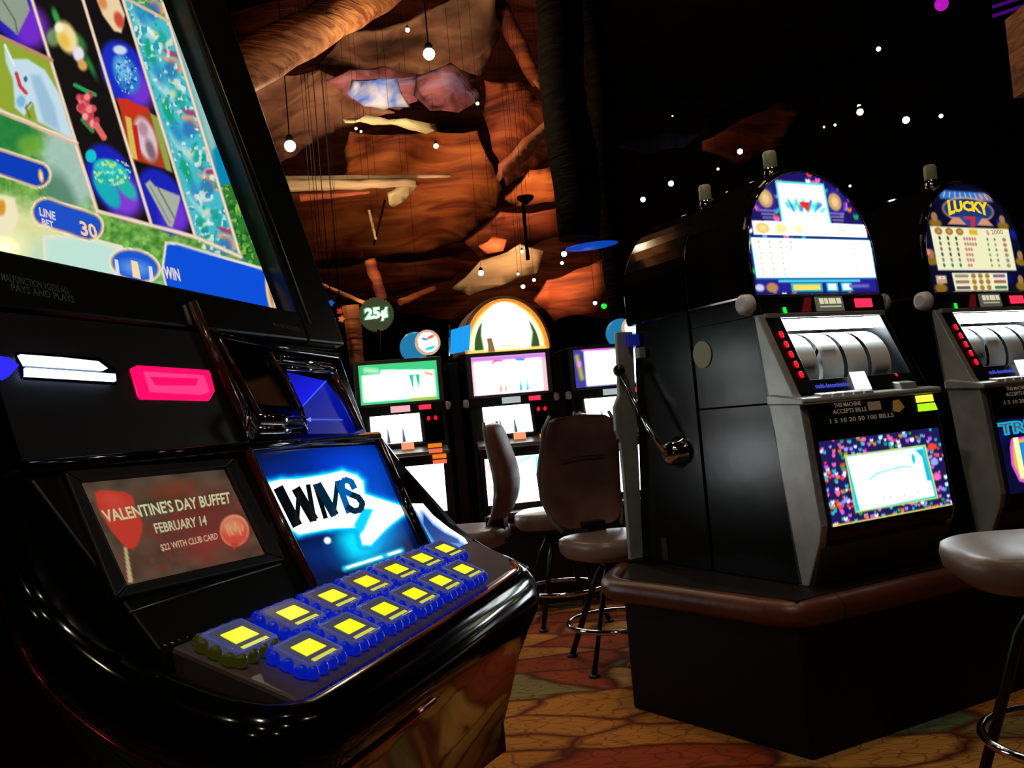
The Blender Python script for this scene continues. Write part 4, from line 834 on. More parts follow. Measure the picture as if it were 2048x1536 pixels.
# ================================================================== stools
def stool(c, az, zs, label, back=True, bw=.36, ring=.17, la=45, zk=1.0, ss=1.0):
    f = Frame((c[0], c[1], 0), az-90)       # N points where the stool faces
    T = empty('casino_stool', f.o, label, 'stool', 'padded leather stools')
    n = 20; prof = []
    mb = MB(); rings = [(.90, -.085), (1.0, -.06), (1.02, -.03), (1.0, -.008), (.93, .0), (.6, .008), (.02, .012)]
    V = []
    for k, dz in rings:
        for j in range(28):
            a = 2*math.pi*j/28; ca, sa = math.cos(a), math.sin(a); e = .62
            V.append(f(.205*ss*k*math.copysign(abs(ca)**e, ca), .2*ss*k*math.copysign(abs(sa)**e, sa)+.01, zs+dz))
    mb.add(V, [(i*28+j, i*28+(j+1) % 28, (i+1)*28+(j+1) % 28, (i+1)*28+j) for i in range(6) for j in range(28)]+[tuple(range(28)), tuple(range(7*28-1, 6*28-1, -1))], smooth=True)
    mb.build('seat', 'padseat', T)
    if back:
        # curved padded back, thick S-shaped side section
        cen = [(t, z*zk) for t, z in [(-.17, .0), (-.20, .05), (-.235, .14), (-.235, .24), (-.21, .34), (-.195, .42), (-.19, .475)]]
        th = [.03, .055, .075, .08, .07, .055, .03]; wd = [.30, .36, .40, .41, .39, .37, .30]
        V = []; m_ = 24
        for (t, z), h, w_ in zip(cen, th, wd):
            w_ *= bw/.40
            for j in range(m_):
                a = 2*math.pi*j/m_; ca, sa = math.cos(a), math.sin(a)
                s = w_/2*math.copysign(abs(ca)**.45, ca); tt = h/2*math.copysign(abs(sa)**.8, sa)
                V.append(f(s, t+tt+.035*(s/(w_/2))**2, zs+.02+z))
        k = len(cen)
        mb = MB().add(V, [(i*m_+j, i*m_+(j+1) % m_, (i+1)*m_+(j+1) % m_, (i+1)*m_+j) for i in range(k-1) for j in range(m_)]+[tuple(range(m_)), tuple(range(k*m_-1, (k-1)*m_-1, -1))], smooth=True)
        b_ = mb.build('backrest', 'pad', T)
        sub = b_.modifiers.new('smooth', 'SUBSURF'); sub.levels = 1; sub.render_levels = 1
        for sg in (-1, 1): MB().tube([f(sg*bw/.40*w_/2*1.0, t+.035, zs+.02+z) for (t, z), w_ in zip(cen, wd)], .008, 8).build('back_piping', 'edge', b_)
        MB().tube([f(-.10*bw/.36, -.165, zs+.33), f(0, -.170, zs+.335), f(.10*bw/.36, -.165, zs+.33)], .003, 6).build('back_seam', 'screw', b_)
        MB().box(f, -.05, .05, -.19, -.10, zs-.07, zs+.05).build('back_bracket', 'legs', T, bevel=.004)
    MB().lathe(f(0, 0, zs-.18), (0, 0, 1), [(.04, 0), (.04, .06), (.12, .09), (.13, .098)], 18).build('swivel', 'legs', T)
    for a in (la, la+90, la+180, la+270):
        ca, sa = math.cos(R(a)), math.sin(R(a))
        MB().tube([f(.05*ca, .05*sa, zs-.13), f(.11*ca, .11*sa, zs-.22), f(.245*ca, .245*sa, .012)], [.014, .014, .013], 10).build('leg', 'legs', T)
    MB().tube([f(.215*math.cos(2*math.pi*j/32), .215*math.sin(2*math.pi*j/32), ring) for j in range(32)], .011, 10, closed=True).build('foot_ring', 'chrome', T)
    for a in (la, la+90, la+180, la+270): MB().lathe(f(.245*math.cos(R(a)), .245*math.sin(R(a)), 0), (0, 0, 1), [(.024, 0), (.024, .008), (.014, .014)], 12).build('foot', 'legs', T)
    return T
def gx(x, y, Y): q = at(x, y, Y); return (q.x, q.y)
stool((.365, 3.86), 150, .535, 'brown leather stool with a broad back, beside the pull-handle machine', bw=.42, la=-26, zk=1.06)
stool(gx(935, 1045, 4.35), -78, .56, 'brown leather stool seen edge-on, in front of the green-framed machine', la=30, bw=.34)
stool(gx(1112, 1015, 4.72), -80, .575, 'brown leather stool farthest from the camera, its seat lit beside the broad-backed one', la=20)
stool((1.26, 2.14), 10, .655, 'dark leather stool cut off by the right edge, in front of the LUCKY machine', back=False, ring=.2, ss=1.2, la=20)

# ================================================================== the far row of machines
q0 = at(1022, 742, 5.2); bf = Frame((q0.x, q0.y, 0), 78); PV = Pl(bf, 0, 0, 0, 1)
def far_pic(fr, mb, s0, s1, z0, z1, t0, t1, fn, gain, nx=60, nz=40):
    S, Z = np.meshgrid(np.linspace(s0, s1, nx), np.linspace(z0, z1, nz))
    P = np.array(fr.o)+np.array(fr.U)*S[..., None]+np.array(fr.N)*(t0+(t1-t0)*(Z-z0)/(z1-z0))[..., None]+np.array(fr.Z)*Z[..., None]
    p = Pic(S, Z, (1, 1, 1)); fn(p); grid_mesh(mb, P, lina(p.C, gain))
WH = (1.9, 1.95, 1.95)
def fp_green(p):
    p.C[:] = hx('38B070'); p.poly([(-.20, 1.235), (.20, 1.235), (.20, 1.38), (-.09, 1.40), (-.10, 1.375), (-.20, 1.375)], WH, .02); p.seg(-.18, 1.41, -.12, 1.40, .014, hx('A0D0A8'), .02)
    for a in (.07, .105): p.poly([(a-.015, 1.37), (a+.02, 1.37), (a+.008, 1.25)], hx('30A878'), .008)
    p.seg(.155, 1.37, .19, 1.36, .014, hx('C09070'), .02); p.seg(.16, 1.34, .165, 1.25, .006, hx('B890D0'), .01); p.seg(-.03, 1.29, -.03, 1.24, .005, hx('E0B0F0'), .01); p.seg(.06, 1.226, .2, 1.226, .009, hx('98A838'), .01)
    p.seg(-.18, 1.30, -.18, 1.26, .02, hx('E8F0B0'), .03)
def fp_pink(p):
    p.C[:] = hx('F0A8B8'); p.seg(-.22, 1.425, .22, 1.425, .016, hx('B070C8'), .03); p.poly([(-.20, 1.225), (.19, 1.225), (.19, 1.405), (-.20, 1.405)], WH, .02); p.line([(-.19, 1.23), (-.19, 1.39), (.18, 1.39), (.18, 1.23)], .002, hx('F09098'), .006)
    for a, c in ((-.06, 'F08878'), (-.03, 'F0A088'), (.06, '20A0C0'), (.10, '30A8C8')): p.poly([(a-.012, 1.225), (a+.012, 1.225), (a+.002, 1.33)], hx(c), .01)
    p.line([(-.10, 1.395), (-.08, 1.41), (-.04, 1.405)], .006, hx('C84888'), .01); p.seg(.05, 1.41, .09, 1.405, .01, hx('5080D0'), .01)
def fp_blue(p):
    p.C[:] = hx('3A3488'); p.poly([(-.15, 1.225), (.22, 1.225), (.22, 1.42), (-.15, 1.43)], WH, .02); p.seg(-.16, 1.435, .0, 1.43, .008, hx('D060E0'), .01); p.seg(-.20, 1.40, -.18, 1.27, .012, hx('A0A040'), .02); p.seg(-.19, 1.36, -.19, 1.35, .01, hx('E080E0'), .02); p.seg(-.14, 1.36, -.14, 1.32, .006, hx('F080A0'), .02)
def far_belly(c):
    def fn(p):
        p.C[:] = WH
        if c == 'pink':
            p.ell(-.17, .80, .06, .05, hx('F86860'), 0, .07, .8); p.seg(.0, .82, .06, .84, .02, hx('50C0E8'), .03, .8); p.seg(.1, .83, .1, .74, .02, hx('30B8E8'), .04, .9); p.ell(-.18, .62, .06, .03, hx('C060E0'), 0, .05, .8)
            for i in range(6): p.ell(-.16+.06*i, .615, .015, .01, hx('9090E8'), 0, .015, .7)
        else: p.ell(.16, .70, .06, .14, hx('E8D8F8'), 0, .1, .7)
        if c == 'blue': p.ell(-.1, .7, .1, .1, hx('C8E0FF'), 0, .1)
    return fn
def far_machine(off, label, fn, bel, topper, base=None):
    fr = Sub(base or bf, off); T = empty('reel_slot_machine', fr(0, -.22, .48), label, 'slot machine', 'far row of slot machines')
    Q = lambda n, mb, m, p=None, **k: mb.build(n, m, p or T, **k)
    Q('cabinet', MB().prism(fr, [(-.45, .48), (0, .48), (.0, .56), (-.0, .93), (-.0, .96), (-.05, 1.16), (-.05, 1.455), (-.45, 1.455)], -.255, .255), 'satin', bevel=.006)
    f = MB()
    for a, b, c, d in ((-.25, -.222, 1.2, 1.45), (.222, .25, 1.2, 1.45), (-.25, .25, 1.438, 1.46), (-.25, .25, 1.2, 1.214)): f.box(fr, a, b, -.06, -.035, c, d)
    gf = Q('glass_frame', f, 'brushed', bevel=.003)
    g = MB(); far_pic(fr, g, -.222, .222, 1.214, 1.438, -.044, -.044, fn, 1.5); disp('top_glass', g, gf)
    sg = Q('sign_strip', MB().box(fr, -.25, .25, -.06, -.04, 1.155, 1.198), 'matte')
    Q('red_button', MB().box(fr, .10, .17, -.045, -.034, 1.163, 1.19), 'redlamp', sg)
    Q('info_plate', MB().box(fr, -.06, .05, -.045, -.034, 1.158, 1.194), emat('pale_plate', (1, .75, .78) if bel == 'white' else (.7, .75, .75), .9), sg)
    for s in (-1, 1): Q('side_cap', MB().lathe(fr(s*.255, -.06, 1.175), fr.U*s, [(.022, 0), (.026, .01), (.02, .03)], 12), 'white_plastic')
    # reel window
    def reels(p):
        p.C[:] = WH
        for k in (-.085, .0): p.poly([(k-.014, .985), (k+.012, .985), (k+.002, 1.07), (k-.006, 1.07)], hx('3A4258'), .008)
        for k in (-.13, -.04, .05): p.poly([(k-.03, .985), (k+.03, .985), (k+.025, 1.02), (k-.025, 1.02)], hx('A8C0D0'), .02, .8)
    g = MB(); far_pic(fr, g, -.18, .10, .985, 1.145, .002, -.04, reels, 1.6); disp('reel_window', g, T)
    dp = Q('credit_panel', MB().slab([fr(.12, .0, .98), fr(.23, .0, .98), fr(.23, -.044, 1.15), fr(.12, -.044, 1.15)], .01, n=fr.N), 'glass_dark')
    for a, z in ((.15, 1.11), (.19, 1.11), (.17, 1.05)): Q('credit_digit', MB().ball(fr(a, -.03+.0, z), .010, sc=(1, .6, 1.3)), 'red_led', dp)
    lg = Q('button_ledge', MB().prism(fr, [(0, .90), (.06, .905), (.065, .925), (0, .955)], -.24, .24), 'brushed', bevel=.004)
    Q('reward_card', MB().box(fr, -.02, .05, .01, .02, .94, .985), emat('peach_card', (1, .62, .45), 1.0), lg)
    for i, (a, z) in enumerate([(.16, .955), (.16, .925), (.18, .892), (.18, .862)]): Q('orange_button', MB().box(fr, a-.035, a+.04, .04, .072, z-.011, z+.011), emat('orange_lamp', (1, .52, .12) if i % 2 == 0 else (1, .45, .3), .9), lg, bevel=.002)
    bd = Q('belly_door', MB().box(fr, -.23, .23, -.01, .03, .55, .88), 'satin', bevel=.005)
    g = MB(); far_pic(fr, g, -.205, .205, .585, .85, .0315, .0315, far_belly(bel), 1.6); disp('belly_glass', g, bd)
    Q('coin_tray', MB().prism(fr, [(0, .50), (.08, .51), (.09, .54), (.03, .55)], -.2, .2), 'brushed', bevel=.004)
    if topper == 'disc':
        c = fr(.19, -.12, 1.55)
        tp = MB().lathe(c-fr.N*.06+fr.U*(-.07)-Vector((0, 0, .02)), fr.N, [(.085, 0), (.09, .02), (.09, .05), (.07, .06)], 24).build('topper_shell', emat('cyan_shell', (.15, .55, .75), .75), T)
        MB().lathe(c, fr.N, [(.07, 0), (.075, .01), (.07, .022)], 24).build('topper_rim', emat('topper_rim_lamp', (.95, .75, .6), .8), tp)
        def face(p):
            p.C[:] = WH; p.ell(.02, .03, .03, .012, hx('E85040'), 20, .01); p.ell(-.02, .02, .025, .01, hx('3060C0'), -20, .01); p.ell(.01, -.035, .04, .012, hx('18B0C8'), 15, .01)
        S, Z = np.meshgrid(np.linspace(-.062, .062, 24), np.linspace(-.062, .062, 24)); p = Pic(S, Z, WH); face(p); kp = (np.hypot(S, Z) < .061); kp = kp[:-1, :-1] & kp[1:, 1:]
        P = np.array(c)+np.array(fr.N)*.024+np.array(fr.U)*S[..., None]+np.array(fr.Z)*Z[..., None]; g = MB(); grid_mesh(g, P, lina(p.C, 1.4), kp); disp('topper_face', g, tp)
        MB().tube([c-fr.Z*.11, c-fr.Z*.06], .015, 8).build('topper_stem', 'satin', tp)
    if topper == 'arch':
        z0 = 1.462; hd = extr(MB(), fr, [(a, z0+(b-z0)) for a, b in arch_pts(-.27, .27, z0, z0+.03, 20, 1.1)], lambda z: -.05, -.42).build('arched_head', mat('beige_head_shell', (.62, .5, .4), .5, noise=(9, (.5, .4, .33), (.7, .58, .46))), T, bevel=.01)
        S, Z = np.meshgrid(np.linspace(-.235, .235, 110), np.linspace(z0, z0+.29, 76)); p = Pic(S, Z, hx('F8A030')); e = lambda rx, rz: [(rx*math.cos(math.pi*i/30), z0+.015+rz*math.sin(math.pi*i/30)) for i in range(31)]
        p.poly(e(.222, .262), hx('FFE8A0'), .01); p.poly(e(.205, .245), hx('FFFFE8'), .008); p.poly(e(.195, .232), hx('2F4A1C'), .006)
        p.ell(.0, z0+.12, .135, .16, WH, 0, .03); p.poly([(-.13, z0), (.13, z0), (.15, z0+.10), (.12, z0+.22), (.0, z0+.25), (-.12, z0+.2), (-.14, z0+.1)], WH, .03)
        p.poly([(-.115, z0), (-.07, z0), (-.085, z0+.085), (-.12, z0+.085)], hx('7A5A3A'), .01); p.seg(-.03, z0+.03, .05, z0+.03, .01, hx('F8E060'), .02); p.poly([(-.235, z0-.01), (.235, z0-.01), (.235, z0+.014), (-.235, z0+.014)], hx('FFC060'), .008); p.poly([(-.115, z0), (-.075, z0), (-.08, z0+.03), (-.115, z0+.03)], hx('7A5A3A'), .01)
        kp = ((S/.236)**2+((Z-z0)/.292)**2 < 1); kp = kp[:-1, :-1] & kp[1:, 1:] & kp[1:, :-1] & kp[:-1, 1:]
        P = np.array(fr.o)+np.array(fr.U)*S[..., None]+np.array(fr.N)*(-.043)+np.array(fr.Z)*Z[..., None]; g = MB(); grid_mesh(g, P, lina(p.C, 1.5), kp); disp('arch_glass', g, hd)
        MB().tube([fr(.243*math.cos(math.pi*i/24), -.04, z0+.30*math.sin(math.pi*i/24)) for i in range(25)], .009, 8).build('arch_rim', emat('amber_rim', (1, .6, .2), .9), hd)
    return T
far_machine(-.645, 'slot machine with a green-framed top glass and small round topper, left of the arched one', fp_green, 'white', 'disc')
far_machine(0, 'slot machine with a large lit yellow arch on top and pink-edged glass', fp_pink, 'pink', 'arch')
far_machine(.615, 'slot machine with a violet-edged glass and round topper, right of the arched one', fp_blue, 'blue', 'disc')
lf_ = Frame((-1.8, 3.9, 0), 24)
far_machine(0, 'slot machine hidden behind the near one, seen only as glow on black cabinet sides', fp_green, 'white', None, lf_)
MB_ = MB().box(lf_, -.4, .4, -.5, .06, 0, .48); tag(MB_.build('machine_stand', 'matte'), 'black stand under the hidden slot machine behind the near one', 'stand')
fs = empty('far_machine_stand', bf(0, -.3, 0), 'long black stand under the far row of slot machines', 'stand')
MB().box(bf, -1.1, 1.1, -.6, .06, 0, .48).build('plinth', 'matte', fs, bevel=.01)
MB().tube([bf(-1.1, .07, .46), bf(1.1, .07, .46)], .02, 10).build('edge_strip', 'padrail', fs)
for i, a in enumerate((-.322, .308)):
    d_ = MB().box(bf, a-.03, a+.03, -.35, -.09, .48, 1.42); o = tag(d_.build('divider_panel', 'matte', None, bevel=.004), ['black divider panel left of the arched machine', 'black divider panel right of the arched machine'][i], 'panel', 'dividers between the far machines')
bs = empty('blue_side_sign', at(920, 708, 5.15), 'bright blue lit sign standing beside the arched yellow machine', 'sign')
g = MB(); q = [at(900, 708, 5.12), at(938, 700, 5.12), at(942, 648, 5.12), at(902, 660, 5.12)]; g.slab(q, .03); g.build('sign_box', emat('cyan_sign', (.1, .62, .95), 1.0), bs)
MB().tube([at(899, 650, 5.12), at(899, 712, 5.12)], .004, 6).build('sign_edge', 'chrome', bs)
# round coin sign
c = at(753, 629, 5.35); cs = empty('round_price_sign', Vector((c.x, c.y, 1.46)), 'round toothed price sign glowing white and green, above the green-framed machine', 'sign'); nn = (CP-c).normalized()
prof = []; e1 = nn.cross(Vector((0, 0, 1))).normalized()*-1; e2 = e1.cross(nn).normalized()*-1
if e2.z < 0: e2 = -e2
if e1.x < 0: e1 = -e1
rr = .106; n = 64; pts = [c+(e1*math.cos(2*math.pi*i/n)+e2*math.sin(2*math.pi*i/n))*(rr if i % 2 else rr*.94) for i in range(n)]
MB().slab(pts, .04, n=nn).build('sign_disc', mat('dull_gold_disc', (.5, .45, .33), .5, .1, emit=(.4, .42, .28), es=.3), cs)
g = MB(); 
for o_, cl, b_, w_ in ((.003, lin((.15, .75, .4)), .09, .076), (.005, tuple(v*1.6 for v in (1, 1.05, 1)), .05, .068)):
    k = c+nn*o_+e1*.0-e2*.0; text(g, [k-e1*w_-e2*w_*.62, k+e1*w_-e2*w_*.55, k+e1*w_+e2*w_*.68, k-e1*w_+e2*w_*.6], '25¢', (1, 1, 1), bold=b_); 
    nV = len(glyphs('25¢', b_)[0]); g.c[-nV:] = [cl]*nV
disp('sign_digits', g, cs)
MB().tube([Vector((c.x, c.y+.02, 1.455)), Vector((c.x, c.y+.02, c.z-.09))], .012, 8).build('sign_stem', 'legs', cs)

# ================================================================== the cavern roof: stretched hides, logs, bulbs
def hide_mat(name, a, b, c, sc=1.0, rot=30, es=0):
    m = bpy.data.materials.new(name); m.use_nodes = True; nt = m.node_tree; bs = nt.nodes['Principled BSDF']; L = nt.links.new
    tc = nt.nodes.new('ShaderNodeTexCoord'); mp = nt.nodes.new('ShaderNodeMapping'); mp.inputs['Rotation'].default_value = (0, R(rot), 0); mp.inputs['Scale'].default_value = (.8*sc, 1.2*sc, 6*sc); L(tc.outputs['Object'], mp.inputs[0])
    n = nt.nodes.new('ShaderNodeTexNoise'); n.inputs['Scale'].default_value = 1.6; n.inputs['Detail'].default_value = 8; n.inputs['Distortion'].default_value = .8; L(mp.outputs[0], n.inputs['Vector'])
    r = nt.nodes.new('ShaderNodeValToRGB'); e = r.color_ramp.elements; e[0].position = .34; e[0].color = (*lin(hx(a)), 1); e[1].position = .66; e[1].color = (*lin(hx(c)), 1); k = e.new(.5); k.color = (*lin(hx(b)), 1)
    L(n.outputs['Fac'], r.inputs['Fac']); L(r.outputs[0], bs.inputs['Base Color']); bs.inputs['Roughness'].default_value = .75
    bu = nt.nodes.new('ShaderNodeBump'); bu.inputs['Strength'].default_value = .6; bu.inputs['Distance'].default_value = .05; L(n.outputs['Fac'], bu.inputs['Height']); L(bu.outputs[0], bs.inputs['Normal'])
    return m
M['hide_o'] = hide_mat('orange_hide', '7A3414', 'B8602A', 'D8803C'); M['hide_g'] = hide_mat('grey_brown_hide', '6A4A38', '9A6A50', 'B88A6A', 1.2, 10)
M['hide_r'] = hide_mat('red_brown_hide', '5A2414', '8A3C1E', 'B0582C', 1.1, -25); M['hide_p'] = hide_mat('pale_canvas', '9A8468', 'C8AC84', 'DCC49A', .8)
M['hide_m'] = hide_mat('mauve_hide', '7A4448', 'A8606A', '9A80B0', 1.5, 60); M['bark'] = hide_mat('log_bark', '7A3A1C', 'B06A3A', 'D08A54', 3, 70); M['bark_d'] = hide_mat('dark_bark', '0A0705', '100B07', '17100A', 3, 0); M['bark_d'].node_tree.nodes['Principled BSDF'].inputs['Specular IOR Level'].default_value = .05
M['cream'] = mat('cream_shell', (.9, .82, .62), .5); M['wire'] = mat('dark_wire', (.03, .02, .02), .9, spec=.1)
def hang(o, n=1):
    vs = sorted([o.matrix_basis @ v.co for v in o.data.vertices], key=lambda v: v.x); pk = [vs[len(vs)//2]] if n == 1 else [vs[len(vs)//6], vs[-len(vs)//6]]
    for q in pk:
        MB().tube([q, Vector((q.x, q.y, 6.2))], .0014, 5).build('hanging_cord', 'wire', o)
    return o
def hide(pts, D, label, m, tilt=(0, 0), bulge=.25, th=.03, cat='canopy', name='stretched_hide', group='stretched hides under the roof', step=22, col=None):
    from mathutils.geometry import delaunay_2d_cdt
    # wavy edge
    B = []
    for i in range(len(pts)):
        a, b = np.array(pts[i], float), np.array(pts[(i+1) % len(pts)], float); L = np.linalg.norm(b-a); k = max(1, int(L/14)); nrm = np.array([-(b-a)[1], (b-a)[0]])/max(L, 1e-6)
        for j in range(k):
            t = j/k; B.append(a*(1-t)+b*t+nrm*(math.sin(t*math.pi)*L*.05+(rng.rand()-.5)*2.2*(j > 0)))
    B = [Vector((float(p[0]), float(p[1]))) for p in B]; nB = len(B); xs = [p.x for p in B]; ys = [p.y for p in B]
    cx, cy = sum(xs)/nB, sum(ys)/nB; ex = max(xs)-min(xs); ey = max(ys)-min(ys); I = []
    for gx_ in np.arange(min(xs)+step/2, max(xs), step):
        for gy_ in np.arange(min(ys)+step/2, max(ys), step):
            I.append(Vector((float(gx_), float(gy_))))
    r = delaunay_2d_cdt(B+I, [(i, (i+1) % nB) for i in range(nB)], [list(range(nB))], 1, 1e-3)
    V = []
    for p in r[0]:
        u, v = (p.x-cx)/ex, (p.y-cy)/ey; d = D+tilt[0]*u+tilt[1]*v+bulge*(4*(u*u+v*v))*.5+.12*math.sin(p.x*.03+p.y*.021)
        V.append(at(p.x, p.y, d))
    mb = MB().add(V, [tuple(f) for f in r[2]], smooth=True); o = mb.build(name, m, None, solid=False)
    bm = bmesh.new(); bm.from_mesh(o.data); bmesh.ops.recalc_face_normals(bm, faces=bm.faces); bm.to_mesh(o.data); bm.free()
    sd_ = o.modifiers.new('thick', 'SOLIDIFY'); sd_.thickness = th; sd_.offset = 0
    return hang(tag(o, label, cat, group), 2 if len(pts) > 7 else 1)
hide([(440, -60), (800, -80), (1190, -60), (1200, 300), (1225, 640), (900, 640), (560, 640), (480, 300)], 10.6, 'vast dark brown hide closing off the roof behind all the others', 'hide_r', (0, .6), .1, step=60)
hide([(500, 185), (560, 150), (640, 140), (700, 160), (790, 225), (700, 250), (640, 275), (590, 310), (540, 335), (505, 260)], 7.2, 'grey-brown streaked hide at the upper left, just below the thick log', 'hide_g', (0, 1.2))
hide([(700, 262), (800, 268), (870, 262), (955, 262), (985, 330), (1005, 375), (990, 430), (930, 480), (850, 505), (740, 515), (600, 530), (560, 450), (560, 385), (640, 375), (695, 345), (690, 300)], 8.4, 'largest orange hide stretched across the middle of the roof', 'hide_o', (.3, 1.5), .4)
hide([(635, 130), (690, 60), (760, 62), (850, 25), (925, -20), (990, -10), (1000, 70), (965, 150), (900, 158), (760, 145)], 6.9, 'dull brown hide at the top, behind the two hanging bulbs', 'hide_g', (.5, 1.5))
hide([(968, 160), (1040, 165), (1100, 215), (1116, 300), (1060, 345), (1012, 372), (985, 300), (968, 230)], 7.8, 'brown hide under the thin sloping pole beside the dark trunk', 'hide_r', (.4, .8))
hide([(1010, 395), (1060, 340), (1114, 330), (1116, 400), (1060, 408), (1030, 410)], 7.4, 'small orange hide beside the dark trunk', 'hide_o', (.2, .5))
hide([(930, 484), (1000, 425), (1116, 415), (1120, 470), (1040, 502), (960, 515)], 8.0, 'red-brown hide below the funnel-headed pole', 'hide_r', (.3, .8))
hide([(605, 540), (740, 522), (900, 512), (960, 522), (900, 560), (790, 590), (700, 600), (620, 610)], 9.5, 'dark red-brown hide hanging low behind the round price sign', 'hide_r', (.3, .6), .2)
hide([(905, 575), (960, 522), (1040, 488), (1085, 500), (1075, 545), (1000, 570), (940, 590)], 7.6, 'pale canvas sheet above the yellow arch', 'hide_p', (.3, .6), .1)
hide([(1068, 600), (1095, 562), (1150, 540), (1205, 520), (1212, 580), (1195, 625), (1110, 640)], 6.9, 'reddish hide just below the blue disc', 'hide_r', (.2, .4), .15)
hide([(835, 152), (900, 128), (950, 150), (962, 200), (915, 222), (860, 218), (830, 190)], 6.4, 'mauve and red hide right of the bright shell', 'hide_m', (.2, .3), .3)
hide([(655, 160), (700, 140), (770, 132), (840, 150), (835, 200), (800, 218), (720, 208), (690, 190)], 6.55, 'grey-mauve hide behind the bright shell', 'hide_m', (.2, .3), .2)
hide([(1400, 262), (1470, 215), (1560, 195), (1600, 225), (1560, 290), (1480, 330), (1405, 300)], 8.5, 'very dark brown hide behind the round-top machines', 'hide_r', (.3, .3), .2)
hide([(1235, 292), (1280, 270), (1340, 260), (1405, 268), (1370, 295), (1290, 308)], 5.6, 'dim blue-grey leaf shape right of the dark trunks', mat('blue_grey_leaf', (.2, .22, .34), .6), (.1, .1), .05, cat='leaf', name='hanging_leaf', group='leaf shapes hung from the roof')
def shell(pts, D, label, m, th=.05): return hide(pts, D, label, m, (.1, .1), .08, th, 'ornament', 'hanging_shell', 'pale shells hung from the roof', 14)
shell([(697, 190), (708, 162), (760, 156), (795, 160), (818, 214), (770, 219), (725, 208)], 6.2, 'brightest shell, lit white and blue, above the long cream blade', mat('blue_lit_shell', (.85, .86, .9), .5, noise=(7, (.15, .45, .95), (.95, .9, .8))))  # cream shell with the projected blue glow painted in as colour patches
shell([(688, 242), (735, 233), (810, 238), (872, 254), (850, 262), (830, 256), (750, 250)], 6.3, 'long thin cream blade below the brightest shell', 'cream')
shell([(776, 388), (800, 368), (838, 366), (808, 398), (785, 411), (777, 405)], 7.4, 'cream half-disc against the orange hide', 'cream')
shell([(995, 360), (1000, 332), (1050, 280), (1112, 222), (1108, 246), (1052, 316), (1018, 340)], 6.3, 'long orange and white blade pointing down left beside the trunk', mat('orange_blade', (.8, .4, .25), .5, noise=(2.5, (.75, .3, .16), (.85, .6, .45))))
shell([(958, 490), (985, 476), (1012, 480), (1005, 500), (975, 504)], 7.2, 'small orange pod above the pale canvas', mat('orange_pod', (.85, .45, .25), .5))
c = at(1183, 492, 5.5)
o = tag(MB().ball(c, 1, n=40, sc=(.165, .10, .017)).build('glowing_disc', emat('blue_disc_lamp', (.04, .3, .8), .75), None, loc=c), 'flat glowing blue disc below the dark trunk', 'lamp', 'coloured lamps'); o.rotation_euler = (0, R(-3), 0)
MB().tube([c, Vector((c.x, c.y, 6.2))], .004, 6).build('hanging_cord', 'wire', None, loc=c).parent = o

def log(p0, p1, D0, D1, r0, r1, label, m='bark', name='log', bend=0, group='logs and poles in the roof', cord=True):
    a, b = at(*p0, D0), at(*p1, D1); N_ = 12; pts = []; rs = []
    for i in range(N_+1):
        t = i/N_; q = a.lerp(b, t)+Vector((0, 0, 1))*bend*math.sin(math.pi*t)+Vector((rng.randn(), rng.randn(), rng.randn()))*r0*.06; pts.append(q); rs.append((r0*(1-t)+r1*t)*(1+.07*rng.randn()))
    o = tag(MB().tube(pts, rs, 14).build(name, m), label, 'log' if name == 'log' else name, group)
    return hang(o) if cord else o
log((440, 165), (830, -60), 4.6, 6.2, .13, .125, 'thick orange log crossing the roof at the upper left')
log((975, -30), (1075, 165), 6.9, 7.2, .078, .06, 'slim leaning trunk left of the dark trunk', 'hide_r')
log((1070, 160), (1108, 212), 6.2, 6.3, .02, .015, 'thin bright pole meeting the dark trunk', 'bark', 'pole')
log((545, 357), (900, 352), 7.0, 7.2, .02, .014, 'thin level pole across the orange hide', 'hide_p', 'pole')
log((560, 372), (830, 366), 6.9, 7.1, .045, .03, 'pale split branch under the level pole', 'hide_p', 'branch')
log((600, 396), (740, 384), 6.5, 6.6, .03, .012, 'short branch below the pale split branch', 'hide_r', 'branch')
log((738, 420), (752, 480), 7.3, 7.3, .012, .01, 'short stick hanging under the cream half-disc', 'hide_p', 'branch')
log((770, 400), (748, 490), 7.3, 7.3, .01, .008, 'thin slanting stick under the cream half-disc', 'bark_d', 'branch')
log((1046, 408), (1056, 520), 6.0, 6.0, .012, .012, 'thin dark pole with a funnel head', 'wire', 'pole')
tag(MB().lathe(at(1051, 400, 6.0), (0, 0, 1), [(.01, -.03), (.05, .0), (.06, .02), (.055, .025)], 16).build('pole_funnel', 'wire'), 'dark funnel cup on the thin dark pole', 'cup')
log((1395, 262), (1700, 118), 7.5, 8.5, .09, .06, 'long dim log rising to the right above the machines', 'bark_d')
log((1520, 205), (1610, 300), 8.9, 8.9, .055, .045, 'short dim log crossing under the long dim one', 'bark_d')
log((620, 560), (745, 612), 5.9, 5.9, .014, .012, 'thin brown pole leading to the round price sign', 'bark', 'pole')
log((740, 520), (765, 600), 7.0, 7.0, .05, .04, 'short brown post above the round price sign', 'hide_r', 'post')
log((800, 605), (870, 575), 7.2, 7.4, .03, .02, 'glowing orange branch right of the price sign', 'hide_o', 'branch')
log((700, 612), (782, 1210), 5.9, 5.9, .055, .05, 'orange wooden post standing left of the green-framed machine', 'hide_o', 'post', cord=False)
